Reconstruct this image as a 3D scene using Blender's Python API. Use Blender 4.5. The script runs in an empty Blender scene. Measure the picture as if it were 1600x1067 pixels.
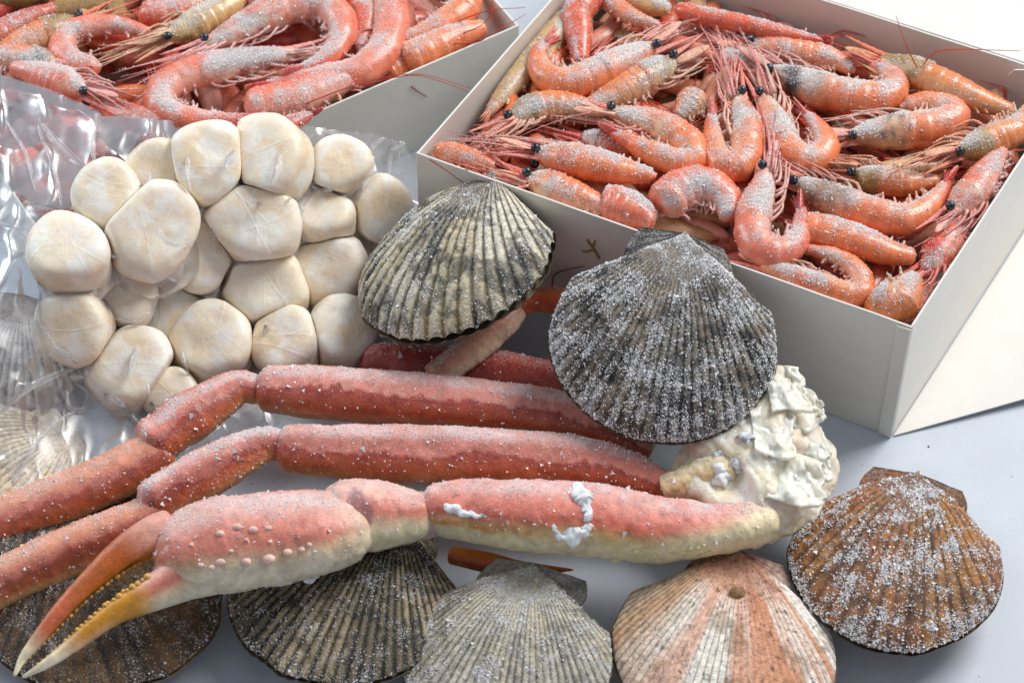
import bpy, math
import numpy as np

# ------------------------------------------------------------------ camera, light, exposure
# 1 Blender unit = 1 cm
SC = bpy.context.scene
SC.unit_settings.system = 'METRIC'
SC.unit_settings.scale_length = 0.01
COL = SC.collection
RNG = np.random.default_rng(11)

ELEV, DIST, FPX = math.radians(50), 114.0, 4000.0
cam_d = bpy.data.cameras.new('camera')
cam_d.sensor_width = 36
cam_d.lens = 36 * FPX / 1600
cam_d.clip_start, cam_d.clip_end = 1, 2000
cam = bpy.data.objects.new('camera', cam_d)
COL.objects.link(cam)
cam.location = (0, -DIST * math.cos(ELEV), DIST * math.sin(ELEV))
cam.rotation_euler = (math.pi / 2 - ELEV, 0, 0)
cam_d.dof.use_dof = True
cam_d.dof.focus_distance = 108
cam_d.dof.aperture_fstop = 0.17
SC.camera = cam
CAMP = np.array(cam.location)
RIGHT = np.array([1.0, 0, 0])
UPC = np.array([0, math.sin(ELEV), math.cos(ELEV)])
FWD = np.array([0, math.cos(ELEV), -math.sin(ELEV)])

SC.view_settings.view_transform = 'Standard'
SC.view_settings.look = 'None'
SC.view_settings.exposure = 0.1
SC.view_settings.gamma = 1.0

w = bpy.data.worlds.new('World')
SC.world = w
w.use_nodes = True
w.node_tree.nodes['Background'].inputs[0].default_value = (0.80, 0.88, 1.0, 1)
w.node_tree.nodes['Background'].inputs[1].default_value = 0.31


def area_light(name, loc, target, size, power, color):
    d = bpy.data.lights.new(name, 'AREA')
    d.shape, d.size, d.size_y = 'RECTANGLE', size[0], size[1]
    d.energy, d.color = power, color
    o = bpy.data.objects.new(name, d)
    COL.objects.link(o)
    o.location = loc
    v = np.array(target, float) - np.array(loc, float)
    from mathutils import Vector
    o.rotation_euler = Vector(v).to_track_quat('-Z', 'Y').to_euler()
    return o


area_light('softbox', (112, 82, 145), (0, 0, 0), (110, 90), 410000, (1.0, 0.985, 0.965))
area_light('left_fill_light', (-85, 42, 60), (0, 5, 0), (40, 60), 52000, (0.86, 0.93, 1.0))  # fill lamp added at left back to put highlights on the bag

# ------------------------------------------------------------------ helpers


def lin(r, g, b):
    c = np.array([r, g, b], float) / 255
    return np.where(c <= .04045, c / 12.92, ((c + .055) / 1.055) ** 2.4)


def at(px, py, z=0.0):
    """ground-referenced point: where the sight line through a photo pixel meets height z"""
    px, py, z = np.broadcast_arrays(np.asarray(px, float), np.asarray(py, float), np.asarray(z, float))
    d = FWD + ((px - 800) / FPX)[..., None] * RIGHT - ((py - 533.5) / FPX)[..., None] * UPC
    t = (z - CAMP[2]) / d[..., 2]
    return CAMP + d * t[..., None]


def cmpx(p):
    return float(np.dot(np.asarray(p, float) - CAMP, FWD)) / FPX      # cm per photo pixel at p


def unit(v):
    v = np.asarray(v, float)
    return v / np.maximum(np.linalg.norm(v, axis=-1, keepdims=True), 1e-9)


def cdir(x, y, z):
    return unit(x * RIGHT + y * UPC - z * FWD)                        # z towards the viewer


def _hash(i, j, k):
    n = (i * 73856093) ^ (j * 19349663) ^ (k * 83492791)
    n = (n ^ (n >> 13)) * 1274126177
    n = n & 0x7fffffff
    n = (n ^ (n >> 16)) & 0xffff
    return n / 65535.0


def vnoise(P, s=1.0, seed=0):
    P = np.asarray(P, float) * s + seed * 17.31
    i = np.floor(P).astype(np.int64)
    f = P - i
    f = f * f * (3 - 2 * f)
    r = 0
    for a in (0, 1):
        for b in (0, 1):
            for c in (0, 1):
                wgt = (f[..., 0] if a else 1 - f[..., 0]) * (f[..., 1] if b else 1 - f[..., 1]) * (f[..., 2] if c else 1 - f[..., 2])
                r = r + wgt * _hash(i[..., 0] + a, i[..., 1] + b, i[..., 2] + c)
    return r


def fbm(P, s=1.0, seed=0, o=3):
    r, a, t = 0, 1.0, 0
    for k in range(o):
        r = r + a * vnoise(P, s * 2 ** k, seed + k)
        t += a
        a *= .5
    return r / t


def ss(a, b, x):
    t = np.clip((np.asarray(x, float) - a) / (b - a), 0, 1)
    return t * t * (3 - 2 * t)


def mix(a, b, t):
    t = np.asarray(t, float)
    a, b = np.asarray(a, float), np.asarray(b, float)
    return a * (1 - t[..., None]) + b * t[..., None]


BASE = {}


def thing(name, label, cat, loc, group=None):
    o = bpy.data.objects.new(name, None)
    COL.objects.link(o)
    o.empty_display_size = 1
    o.location = loc
    o['label'], o['category'] = label, cat
    if group:
        o['group'] = group
    BASE[o.name] = np.array(loc, float)
    return o


def join(parts):
    """parts: list of (V, F, C or None) -> one (V, F list, C)"""
    Vs, Fs, Cs, n = [], [], [], 0
    for V, F, C in parts:
        V = np.asarray(V, float).reshape(-1, 3)
        Vs.append(V)
        for f in (F if isinstance(F, list) else [F]):
            Fs.append(np.asarray(f) + n)
        C = np.ones((len(V), 4)) if C is None else np.asarray(C, float)
        if C.ndim == 1:
            C = np.tile(C, (len(V), 1))
        if C.shape[-1] == 3:
            C = np.concatenate([C.reshape(-1, 3), np.zeros((len(V), 1))], 1)
        Cs.append(C.reshape(-1, 4))
        n += len(V)
    t = [f for f in Fs if f.shape[1] == 3]
    q = [f for f in Fs if f.shape[1] == 4]
    F = ([np.concatenate(t)] if t else []) + ([np.concatenate(q)] if q else [])
    return np.concatenate(Vs), F, np.concatenate(Cs)


def obj(name, V, F, mat, parent=None, C=None, smooth=True, kind=None):
    """one mesh object; V in world cm. C = pigment (rgb) + frost (alpha) per vertex"""
    V = np.asarray(V, float).reshape(-1, 3)
    if parent is not None:
        base = BASE[parent.name]
    else:
        base = np.array([V[:, 0].mean(), V[:, 1].mean(), V[:, 2].min()])
    Fl = F if isinstance(F, list) else [np.asarray(F)]
    me = bpy.data.meshes.new(name)
    me.vertices.add(len(V))
    me.vertices.foreach_set('co', (V - base).astype(np.float32).ravel())
    loops = np.concatenate([f.ravel() for f in Fl]).astype(np.int32)
    cnt = np.concatenate([np.full(len(f), f.shape[1]) for f in Fl]).astype(np.int32)
    me.loops.add(len(loops))
    me.loops.foreach_set('vertex_index', loops)
    me.polygons.add(len(cnt))
    me.polygons.foreach_set('loop_start', np.concatenate([[0], np.cumsum(cnt)[:-1]]).astype(np.int32))
    me.polygons.foreach_set('loop_total', cnt)
    me.polygons.foreach_set('use_smooth', np.full(len(cnt), bool(smooth)))
    me.update(calc_edges=True)
    me.validate()
    if C is not None:
        C = np.asarray(C, float)
        if C.ndim == 1:
            C = np.tile(C, (len(V), 1))
        C = C.reshape(len(V), -1)
        if C.shape[1] == 3:
            C = np.concatenate([C, np.zeros((len(V), 1))], 1)
        a = me.color_attributes.new('Col', 'FLOAT_COLOR', 'POINT')
        a.data.foreach_set('color', C.astype(np.float32).ravel())
    me.materials.append(mat)
    o = bpy.data.objects.new(name, me)
    COL.objects.link(o)
    if parent is not None:
        o.parent = parent
        BASE[o.name] = base
    else:
        o.location = base
        BASE[o.name] = base
    if kind:
        o['kind'] = kind
    return o


def gridF(n, m, wrap=False):
    i = np.arange(n - 1)[:, None]
    j = np.arange(m if wrap else m - 1)[None, :]
    j2 = (j + 1) % m
    return np.stack([i * m + j, i * m + j2, (i + 1) * m + j2, (i + 1) * m + j], -1).reshape(-1, 4)


def gnorm(G, wrap, ref):
    dU = np.gradient(G, axis=0)
    dV = (np.roll(G, -1, 1) - np.roll(G, 1, 1)) if wrap else np.gradient(G, axis=1)
    N = unit(np.cross(dU, dV))
    s = np.sum(N * ref, -1)
    return N * (-1 if s.mean() < 0 else 1)


def catmull(P, n):
    P = np.asarray(P, float)
    if len(P) == 2:
        t = np.linspace(0, 1, n)[:, None]
        return P[0] * (1 - t) + P[1] * t
    Q = np.concatenate([[2 * P[0] - P[1]], P, [2 * P[-1] - P[-2]]])
    out = []
    for k in range(len(P) - 1):
        p0, p1, p2, p3 = Q[k:k + 4]
        t = np.linspace(0, 1, 40, endpoint=False)[:, None]
        out.append(.5 * ((2 * p1) + (-p0 + p2) * t + (2 * p0 - 5 * p1 + 4 * p2 - p3) * t ** 2 + (-p0 + 3 * p1 - 3 * p2 + p3) * t ** 3))
    out = np.concatenate(out + [P[-1:]])
    return out if n is None else resample(out, np.linspace(0, 1, n))


def resample(P, u):
    d = np.concatenate([[0], np.cumsum(np.linalg.norm(np.diff(P, axis=0), axis=1))])
    return np.stack([np.interp(np.asarray(u) * d[-1], d, P[:, k]) for k in range(P.shape[1])], 1)


def frame(P, up):
    T = unit(np.gradient(P, axis=0))
    up = np.broadcast_to(np.asarray(up, float), P.shape)
    L = unit(up - np.sum(up * T, 1, keepdims=True) * T)
    return T, L, np.cross(T, L)                                       # tangent, lateral (up), right side


def sweep(P, A, B, ra, rb, m=16):
    ph = np.linspace(0, 2 * np.pi, m, endpoint=False)
    return P[:, None] + np.cos(ph)[None, :, None] * (A * ra[:, None])[:, None] + np.sin(ph)[None, :, None] * (B * rb[:, None])[:, None]


def capped(G):
    """close a swept grid with end points; returns V, F list"""
    n, m = G.shape[:2]
    V = np.concatenate([G.reshape(-1, 3), G[:1].mean(1), G[-1:].mean(1)])
    j = np.arange(m)
    a = np.stack([np.full(m, n * m), (j + 1) % m, j], 1)
    b = np.stack([np.full(m, n * m + 1), (n - 1) * m + j, (n - 1) * m + (j + 1) % m], 1)
    return V, [np.concatenate([a, b]), gridF(n, m, True)]


def capC(C, m):
    C = np.asarray(C)
    return np.concatenate([C.reshape(-1, C.shape[-1]), C[:1].mean(1), C[-1:].mean(1)])


def strand(P, r0, r1, m=5, flat=1.0):
    P = np.asarray(P, float)
    T, L, Rr = frame(P, (0.13, 0.1, 1))
    r = np.linspace(r0, r1, len(P))
    return capped(sweep(P, L, Rr, r * flat, r, m))


def ball(c, r, m=12, n=8, sq=(1, 1, 1)):
    th = np.linspace(0.05, np.pi - .05, n)
    ph = np.linspace(0, 2 * np.pi, m, endpoint=False)
    G = np.stack([np.sin(th)[:, None] * np.cos(ph), np.sin(th)[:, None] * np.sin(ph), np.cos(th)[:, None] + 0 * ph], -1)
    return capped(np.asarray(c) + G * r * np.asarray(sq))


TET = unit(np.array([[1, 1, 1], [1, -1, -1], [-1, 1, -1], [-1, -1, 1]], float))


def crystals(G, N, W, n, size, wrap=True, lift=.25):
    """n small ice crystals scattered over a grid surface with weight W; V, F"""
    if wrap:
        G = np.concatenate([G, G[:, :1]], 1); N = np.concatenate([N, N[:, :1]], 1); W = np.concatenate([W, W[:, :1]], 1)
    e1, e2 = G[1:, :-1] - G[:-1, :-1], G[:-1, 1:] - G[:-1, :-1]
    A = np.linalg.norm(np.cross(e1, e2), axis=-1) * np.clip(.25 * (W[1:, 1:] + W[:-1, 1:] + W[1:, :-1] + W[:-1, :-1]), 0, None)
    p = A.ravel() / max(A.sum(), 1e-12)
    c = RNG.choice(len(p), n, p=p)
    i, j = np.unravel_index(c, A.shape)
    u, v = RNG.random((2, n, 1))
    lerp = lambda X: (X[i, j] * (1 - u) + X[i + 1, j] * u) * (1 - v) + (X[i, j + 1] * (1 - u) + X[i + 1, j + 1] * u) * v
    P, Nn = lerp(G), unit(lerp(N))
    q = unit(RNG.normal(size=(n, 4)))
    a, b, cc, d = q.T
    M = np.stack([1 - 2 * (cc * cc + d * d), 2 * (b * cc - a * d), 2 * (b * d + a * cc),
                  2 * (b * cc + a * d), 1 - 2 * (b * b + d * d), 2 * (cc * d - a * b),
                  2 * (b * d - a * cc), 2 * (cc * d + a * b), 1 - 2 * (b * b + cc * cc)], 1).reshape(n, 3, 3)
    s = size * np.exp(RNG.normal(0, .38, (n, 1, 1)))
    anis = np.exp(RNG.normal(0, .3, (n, 1, 3)))
    V = P[:, None] + Nn[:, None] * s * lift + np.einsum('nij,nkj->nki', M, TET[None] * anis) * s
    F = (np.arange(n)[:, None, None] * 4 + np.array([[0, 1, 2], [0, 3, 1], [0, 2, 3], [1, 3, 2]])[None]).reshape(-1, 3)
    return V.reshape(-1, 3), F


# ------------------------------------------------------------------ materials


def new_mat(name):
    m = bpy.data.materials.new(name)
    m.use_nodes = True
    nt = m.node_tree
    return m, nt, nt.nodes['Principled BSDF']


def node(nt, typ, **kw):
    n = nt.nodes.new(typ)
    for k, v in kw.items():
        if k.startswith('i_'):
            key = k[2:]
            n.inputs[int(key) if key.isdigit() else key.replace('_', ' ')].default_value = v
        else:
            setattr(n, k, v)
    return n


def pigment_mat(name, rough=.45, sss=.0, sss_scale=.2, bump=.25, bscale=9., coat=0., grain=.25, gscale=3., frost_scale=13., radius=(1, .45, .3), spec=.5, sheen_frost=.62):
    """colour from the thing's own pigment (vertex attribute Col), fine grain, and frost grains where Col's alpha says frost lies"""
    m, nt, b = new_mat(name)
    L = nt.links
    at_ = node(nt, 'ShaderNodeAttribute', attribute_name='Col')
    tc = node(nt, 'ShaderNodeTexCoord')
    n1 = node(nt, 'ShaderNodeTexNoise', i_Scale=gscale, i_Detail=5., i_Roughness=.65)
    L.new(tc.outputs['Object'], n1.inputs['Vector'])
    mr = node(nt, 'ShaderNodeMapRange', i_1=.3, i_2=.7, i_3=1 - grain, i_4=1 + grain)
    L.new(n1.outputs[0], mr.inputs[0])
    mul = node(nt, 'ShaderNodeMix', data_type='RGBA', blend_type='MULTIPLY')
    mul.inputs[0].default_value = 1
    L.new(at_.outputs['Color'], mul.inputs[6])
    L.new(mr.outputs[0], mul.inputs[7])
    n2 = node(nt, 'ShaderNodeTexNoise', i_Scale=frost_scale, i_Detail=4., i_Roughness=.75)
    L.new(tc.outputs['Object'], n2.inputs['Vector'])
    ad = node(nt, 'ShaderNodeMath', operation='MULTIPLY_ADD')
    L.new(at_.outputs['Alpha'], ad.inputs[0])
    ad.inputs[1].default_value = .36
    L.new(n2.outputs[0], ad.inputs[2])
    fm = node(nt, 'ShaderNodeMapRange', i_1=.58, i_2=.90, i_3=0., i_4=.66)
    L.new(ad.outputs[0], fm.inputs[0])
    mx = node(nt, 'ShaderNodeMix', data_type='RGBA')
    L.new(fm.outputs[0], mx.inputs[0])
    L.new(mul.outputs[2], mx.inputs[6])
    mx.inputs[7].default_value = (.88, .86, .86, 1)
    L.new(mx.outputs[2], b.inputs['Base Color'])
    rr = node(nt, 'ShaderNodeMapRange', i_1=0., i_2=1., i_3=rough, i_4=sheen_frost)
    L.new(fm.outputs[0], rr.inputs[0])
    L.new(rr.outputs[0], b.inputs['Roughness'])
    b.inputs['Subsurface Weight'].default_value = sss
    b.inputs['Subsurface Radius'].default_value = radius
    b.inputs['Subsurface Scale'].default_value = sss_scale
    b.inputs['Coat Weight'].default_value = coat
    b.inputs['Coat Roughness'].default_value = .15
    b.inputs['Specular IOR Level'].default_value = spec
    n3 = node(nt, 'ShaderNodeTexNoise', i_Scale=bscale, i_Detail=6., i_Roughness=.6)
    L.new(tc.outputs['Object'], n3.inputs['Vector'])
    hs = node(nt, 'ShaderNodeMath', operation='MULTIPLY_ADD')
    L.new(fm.outputs[0], hs.inputs[0])
    hs.inputs[1].default_value = .8
    L.new(n3.outputs[0], hs.inputs[2])
    bp = node(nt, 'ShaderNodeBump', i_Strength=bump, i_Distance=.08)
    L.new(hs.outputs[0], bp.inputs['Height'])
    L.new(bp.outputs[0], b.inputs['Normal'])
    return m


M_SHRIMP = pigment_mat('shrimp_shell', rough=.27, sss=.35, sss_scale=.18, bump=.25, bscale=10, coat=.45, grain=.22, gscale=2.5)
M_STRAND = pigment_mat('shrimp_feelers', rough=.5, sss=0, bump=.2, bscale=14, grain=.3, gscale=4)
M_CRAB = pigment_mat('crab_shell', rough=.36, sss=.2, sss_scale=.15, bump=.4, bscale=8, coat=.08, grain=.24, gscale=2.2, frost_scale=15, radius=(1, .65, .5))
M_MEAT = pigment_mat('white_meat', rough=.42, sss=.6, sss_scale=.45, bump=.3, bscale=6, coat=.2, grain=.10, gscale=1.6, radius=(1, .7, .45))
M_SHELL = pigment_mat('scallop_shell', rough=.6, sss=0, bump=.7, bscale=11, grain=.42, gscale=5, frost_scale=11, spec=.35)

M_ICE, nt, b = new_mat('frost')
b.inputs['Base Color'].default_value = (.93, .93, .94, 1)
b.inputs['Roughness'].default_value = .35
b.inputs['Alpha'].default_value = .8
b.inputs['IOR'].default_value = 1.31

M_EYE, nt, b = new_mat('shrimp_eye')
b.inputs['Base Color'].default_value = (.012, .014, .02, 1)
b.inputs['Roughness'].default_value = .2
tc = node(nt, 'ShaderNodeTexCoord')
vn = node(nt, 'ShaderNodeTexNoise', i_Scale=12., i_Detail=3.)
nt.links.new(tc.outputs['Object'], vn.inputs['Vector'])
cr = node(nt, 'ShaderNodeMapRange', i_1=.55, i_2=.7, i_3=0., i_4=1.)
nt.links.new(vn.outputs[0], cr.inputs[0])
mx = node(nt, 'ShaderNodeMix', data_type='RGBA')
nt.links.new(cr.outputs[0], mx.inputs[0])
mx.inputs[6].default_value = (.012, .014, .02, 1)
mx.inputs[7].default_value = (.30, .36, .45, 1)
nt.links.new(mx.outputs[2], b.inputs['Base Color'])


def paper_mat(name, col, rough, gs, amt, bump=.06, stretch=(1, 1, 1)):
    m, nt, b = new_mat(name)
    tc = node(nt, 'ShaderNodeTexCoord')
    mp = node(nt, 'ShaderNodeMapping')
    mp.inputs['Scale'].default_value = stretch
    nt.links.new(tc.outputs['Object'], mp.inputs[0])
    n = node(nt, 'ShaderNodeTexNoise', i_Scale=gs, i_Detail=8., i_Roughness=.6)
    nt.links.new(mp.outputs[0], n.inputs['Vector'])
    r = node(nt, 'ShaderNodeMapRange', i_1=.3, i_2=.7, i_3=1 - amt, i_4=1 + amt)
    nt.links.new(n.outputs[0], r.inputs[0])
    mu = node(nt, 'ShaderNodeMix', data_type='RGBA', blend_type='MULTIPLY')
    mu.inputs[0].default_value = 1
    mu.inputs[6].default_value = (*col, 1)
    nt.links.new(r.outputs[0], mu.inputs[7])
    nt.links.new(mu.outputs[2], b.inputs['Base Color'])
    b.inputs['Roughness'].default_value = rough
    n2 = node(nt, 'ShaderNodeTexNoise', i_Scale=6., i_Detail=8.)
    nt.links.new(tc.outputs['Object'], n2.inputs['Vector'])
    bp = node(nt, 'ShaderNodeBump', i_Strength=bump, i_Distance=.05)
    nt.links.new(n2.outputs[0], bp.inputs['Height'])
    nt.links.new(bp.outputs[0], b.inputs['Normal'])
    return m


SC.cycles.transparent_max_bounces = 24
M_TABLE = paper_mat('table_paper', (.56, .61, .68), .5, .5, .04)
M_CARD = paper_mat('white_cardboard', (.78, .755, .70), .45, .8, .03)
M_CARD_CUT = paper_mat('cardboard_cut_edge', (.62, .56, .46), .8, 3, .15)


def film_mat(name, haze, hazecol, rough=.06, bump=.0, dots=False, refl=.9):
    m, nt, b = new_mat(name)
    L = nt.links
    nt.nodes.remove(b)
    out = nt.nodes['Material Output']
    tr = node(nt, 'ShaderNodeBsdfTransparent')
    tr.inputs[0].default_value = (.97, .975, .985, 1)
    gl = node(nt, 'ShaderNodeBsdfGlossy')
    gl.inputs['Roughness'].default_value = rough
    df = node(nt, 'ShaderNodeBsdfDiffuse')
    df.inputs[0].default_value = (*hazecol, 1)
    tl = node(nt, 'ShaderNodeBsdfTranslucent')
    tl.inputs[0].default_value = (*hazecol, 1)
    m0 = node(nt, 'ShaderNodeMixShader')
    m0.inputs[0].default_value = .4
    L.new(df.outputs[0], m0.inputs[1]); L.new(tl.outputs[0], m0.inputs[2])
    m1 = node(nt, 'ShaderNodeMixShader')
    tc = node(nt, 'ShaderNodeTexCoord')
    nz = node(nt, 'ShaderNodeTexNoise', i_Scale=.9, i_Detail=5., i_Distortion=1.2)
    L.new(tc.outputs['Object'], nz.inputs['Vector'])
    mr = node(nt, 'ShaderNodeMapRange', i_1=.35, i_2=.75, i_3=haze * .4, i_4=haze * 1.7)
    L.new(nz.outputs[0], mr.inputs[0])
    L.new(mr.outputs[0], m1.inputs[0])
    L.new(tr.outputs[0], m1.inputs[1]); L.new(m0.outputs[0], m1.inputs[2])
    lw = node(nt, 'ShaderNodeFresnel')
    lw.inputs[0].default_value = 1.5
    ml = node(nt, 'ShaderNodeMath', operation='MULTIPLY', use_clamp=True)
    ml.inputs[1].default_value = refl
    L.new(lw.outputs[0], ml.inputs[0])
    m2 = node(nt, 'ShaderNodeMixShader')
    L.new(ml.outputs[0], m2.inputs[0]); L.new(m1.outputs[0], m2.inputs[1]); L.new(gl.outputs[0], m2.inputs[2])
    L.new(m2.outputs[0], out.inputs[0])
    if dots:
        vo = node(nt, 'ShaderNodeTexVoronoi', i_Scale=6.5, i_Randomness=.05)
        L.new(tc.outputs['Object'], vo.inputs['Vector'])
        bp = node(nt, 'ShaderNodeBump', i_Strength=.7, i_Distance=.06)
        L.new(vo.outputs[0], bp.inputs['Height'])
        L.new(bp.outputs[0], gl.inputs['Normal'])
    elif bump:
        n3 = node(nt, 'ShaderNodeTexNoise', i_Scale=1.0, i_Detail=3., i_Distortion=.8)
        L.new(tc.outputs['Object'], n3.inputs['Vector'])
        bp = node(nt, 'ShaderNodeBump', i_Strength=bump, i_Distance=.2)
        L.new(n3.outputs[0], bp.inputs['Height'])
        L.new(bp.outputs[0], gl.inputs['Normal']); L.new(bp.outputs[0], lw.inputs['Normal'])
    return m


M_FILM = film_mat('clear_plastic_film', .24, (.88, .88, .94), bump=.06, rough=.28, refl=.7)
M_FOLD = film_mat('folded_film', .5, (.93, .93, .95), refl=.9)
M_SEAL = film_mat('embossed_film', .30, (.82, .72, .80), rough=.25, dots=True, refl=.35)

# ------------------------------------------------------------------ the table
V = np.array([[-320, -200, 0], [320, -200, 0], [320, 420, 0], [-320, 420, 0]], float)
t_ = obj('table', V, np.array([[0, 1, 2, 3]]), M_TABLE, kind='structure')

# ------------------------------------------------------------------ the two cardboard boxes


def panel(name, p, q, zt, inward, parent, th=.09, sag=.05, seed=0):
    """an upright cardboard wall from p to q (ground points), thickness towards inward"""
    p, q, inward = np.array(p, float), np.array(q, float), unit(np.array(inward, float))
    n, k = 30, 7
    u = np.linspace(0, 1, n)
    P = p[None] * (1 - u[:, None]) + q[None] * u[:, None]
    z = np.linspace(0, 1, k)
    wob = (vnoise(np.stack([u * 4, 0 * u, 0 * u], 1), 1, seed) - .5) * 2 * sag * np.sin(np.pi * u)
    G = P[:, None] + np.array([0, 0, 1.]) * (z * zt)[None, :, None] + inward * (wob[:, None] * z[None] ** 2)[..., None]
    G[:, -1, 2] += (vnoise(np.stack([u * 14, 0 * u, 0 * u], 1), 1, seed + 3) - .5) * .05
    H = G + inward * th
    H[:, 0, 2] += 0
    ring = np.concatenate([G, H[:, ::-1]], 1)
    V, F = capped(ring)
    o = obj(name, V, F, M_CARD, parent, smooth=False)
    bv = o.modifiers.new('soft edges', 'BEVEL')
    bv.width, bv.segments, bv.limit_method, bv.angle_limit = .02, 2, 'ANGLE', 1.0
    return o


def sheet(name, pts, parent, n=14, bow=.0, th=.07, seed=0, mat=None):
    """a cardboard sheet through four corner points"""
    a, b_, c, d = [np.array(x, float) for x in pts]
    u, v = np.linspace(0, 1, n)[:, None, None], np.linspace(0, 1, n)[None, :, None]
    G = (a * (1 - u) + b_ * u) * (1 - v) + (d * (1 - u) + c * u) * v
    nr = unit(np.cross(b_ - a, d - a))
    if nr[2] < 0:
        nr = -nr
    G = G + nr * (bow * (4 * u * (1 - u)) * v + .03 * (vnoise(np.concatenate([u * 3 + 0 * v, v * 3 + 0 * u, 0 * u * v], 2), 1, seed)[..., None] - .5))
    top, bot = G + nr * th, G
    V = np.concatenate([top.reshape(-1, 3), bot.reshape(-1, 3)])
    F = [gridF(n, n), gridF(n, n)[:, ::-1] + n * n]
    e = [np.arange(n - 1) * n, np.arange(n - 1) * n + n - 1]
    sides = [np.stack([e[0], e[0] + n, e[0] + n + n * n, e[0] + n * n], 1), np.stack([e[1] + n, e[1], e[1] + n * n, e[1] + n + n * n], 1)]
    j = np.arange(n - 1)
    sides += [np.stack([j + 1, j, j + n * n, j + 1 + n * n], 1), np.stack([(n - 1) * n + j, (n - 1) * n + j + 1, (n - 1) * n + j + 1 + n * n, (n - 1) * n + j + n * n], 1)]
    return obj(name, V, F + sides, mat or M_CARD, parent, smooth=False)


HB = 7.3                                                              # right box height
bA, bB = at(650, 240, HB)[:2], at(1425, 512, HB)[:2]
bC0, bD0 = at(1677, 130, HB)[:2], at(955, -110, HB)[:2]
ex = unit(bB - bA)
ey = np.array([-ex[1], ex[0]])
dep = .5 * (np.dot(bC0 - bB, ey) + np.dot(bD0 - bA, ey))
sk = (np.dot(bC0 - bB, ex) + np.dot(bD0 - bA, ex)) * .5
bC, bD = bB + ey * dep + ex * sk, bA + ey * dep + ex * sk
print('BOX', bA, bB, bC0, bC, bD0, bD, dep, sk)
HL = 5.2                                                              # left box height
lR = at(811, 41, HL)[:2]
lF = at(60, 361, HL)[:2]
lx = unit(lF - lR)
ly = np.array([lx[1], -lx[0]])
if ly[0] > 0:
    ly = -ly
LBW = 24.0
lL, lK = lF + ly * LBW, lR + ly * LBW
print('LBOX', lF, lR, lL, lK)


def z3(p, z=0):
    return np.array([p[0], p[1], z])


def inner_planes(poly):
    c = np.mean(poly, 0)
    out = []
    for k in range(len(poly)):
        p, q = np.array(poly[k]), np.array(poly[(k + 1) % len(poly)])
        n = unit(np.array([-(q - p)[1], (q - p)[0]]))
        if np.dot(c - p, n) < 0:
            n = -n
        out.append((p, n))
    return out


RB_PLANES = inner_planes([bA, bB, bC, bD])
LB_PLANES = inner_planes([lF, lR, lK, lL])

rbox = thing('cardboard_box', 'open white cardboard box full of orange prawns on the right, lid folded back', 'box', z3((bA + bC) / 2, .02), 'open white boxes of prawns')
ins = lambda p, pl: p
for nm, p, q, sd in (('front_wall', bA, bB, 1), ('right_wall', bB, bC, 2), ('back_wall', bC, bD, 3), ('left_wall', bD, bA, 4)):
    d = unit(q - p)
    c = (bA + bC) / 2
    nr = np.array([-d[1], d[0]])
    if np.dot(c - p, nr) < 0:
        nr = -nr
    off = .1 if nm in ('right_wall', 'left_wall') else 0
    panel(nm, z3(p + d * off, .02), z3(q - d * off, .02), HB, z3(nr), rbox, seed=sd)
inset = lambda p: p + unit((bA + bC) / 2 - p) * .25
sheet('bottom', [z3(inset(bA), .03), z3(inset(bB), .03), z3(inset(bC), .03), z3(inset(bD), .03)], rbox, n=3)
# open lid behind, side flap lying out on the table at the right, glued corner tab
ob = unit(z3(bC - bB))
sheet('lid', [z3(bD, HB - .02) + ob * .06, z3(bC, HB - .02) + ob * .06, z3(bC, HB + 1.2) + ob * 17, z3(bD, HB + 1.2) + ob * 17], rbox, bow=.25, seed=5)
B0, C0 = z3(bB, .04) + np.array([.08, .02, 0]), z3(bC, .04)
fo = at(1640, 613, .35)
sheet('side_flap', [B0, C0 + .1 * z3(ex), at(2000, 505, .9), fo + (fo - B0) * .6], rbox, bow=.1, seed=6)
tabp = z3(bB - ex * .5, .02)
nrm = -z3(ey)
panel('corner_tab', z3(bB - ex * .62, .03) + nrm * .105, z3(bB - ex * .02, .03) + nrm * .105, HB - .12, -nrm, rbox, th=.1, sag=0, seed=9)

lbox = thing('cardboard_box', 'open white cardboard box of frosted pink prawns at the upper left behind the scallop bag', 'box', z3((lF + lK) / 2, .02), 'open white boxes of prawns')
for nm, p, q, sd in (('right_wall', lF, lR, 11), ('back_wall', lR, lK, 12), ('left_wall', lK, lL, 13), ('front_wall', lL, lF, 14)):
    d = unit(q - p)
    c = (lF + lK) / 2
    nr = np.array([-d[1], d[0]])
    if np.dot(c - p, nr) < 0:
        nr = -nr
    off = .1 if nm in ('back_wall', 'front_wall') else 0
    panel(nm, z3(p + d * off, .02), z3(q - d * off, .02), HL, z3(nr), lbox, sag=.12, seed=sd)
inset = lambda p: p + unit((lF + lK) / 2 - p) * .25
sheet('bottom', [z3(inset(lF), .03), z3(inset(lR), .03), z3(inset(lK), .03), z3(inset(lL), .03)], lbox, n=3)

# small torn tab standing at the far corner of the right box
tb = at(1575, 118, HB - .3)
sheet('torn_tab', [tb, at(1640, 128, HB - .3), at(1640, 118, HB + .1), at(1585, 110, HB + .1)], rbox, n=6, bow=.1, th=.05, seed=21)

# ------------------------------------------------------------------ scallop shells


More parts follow.
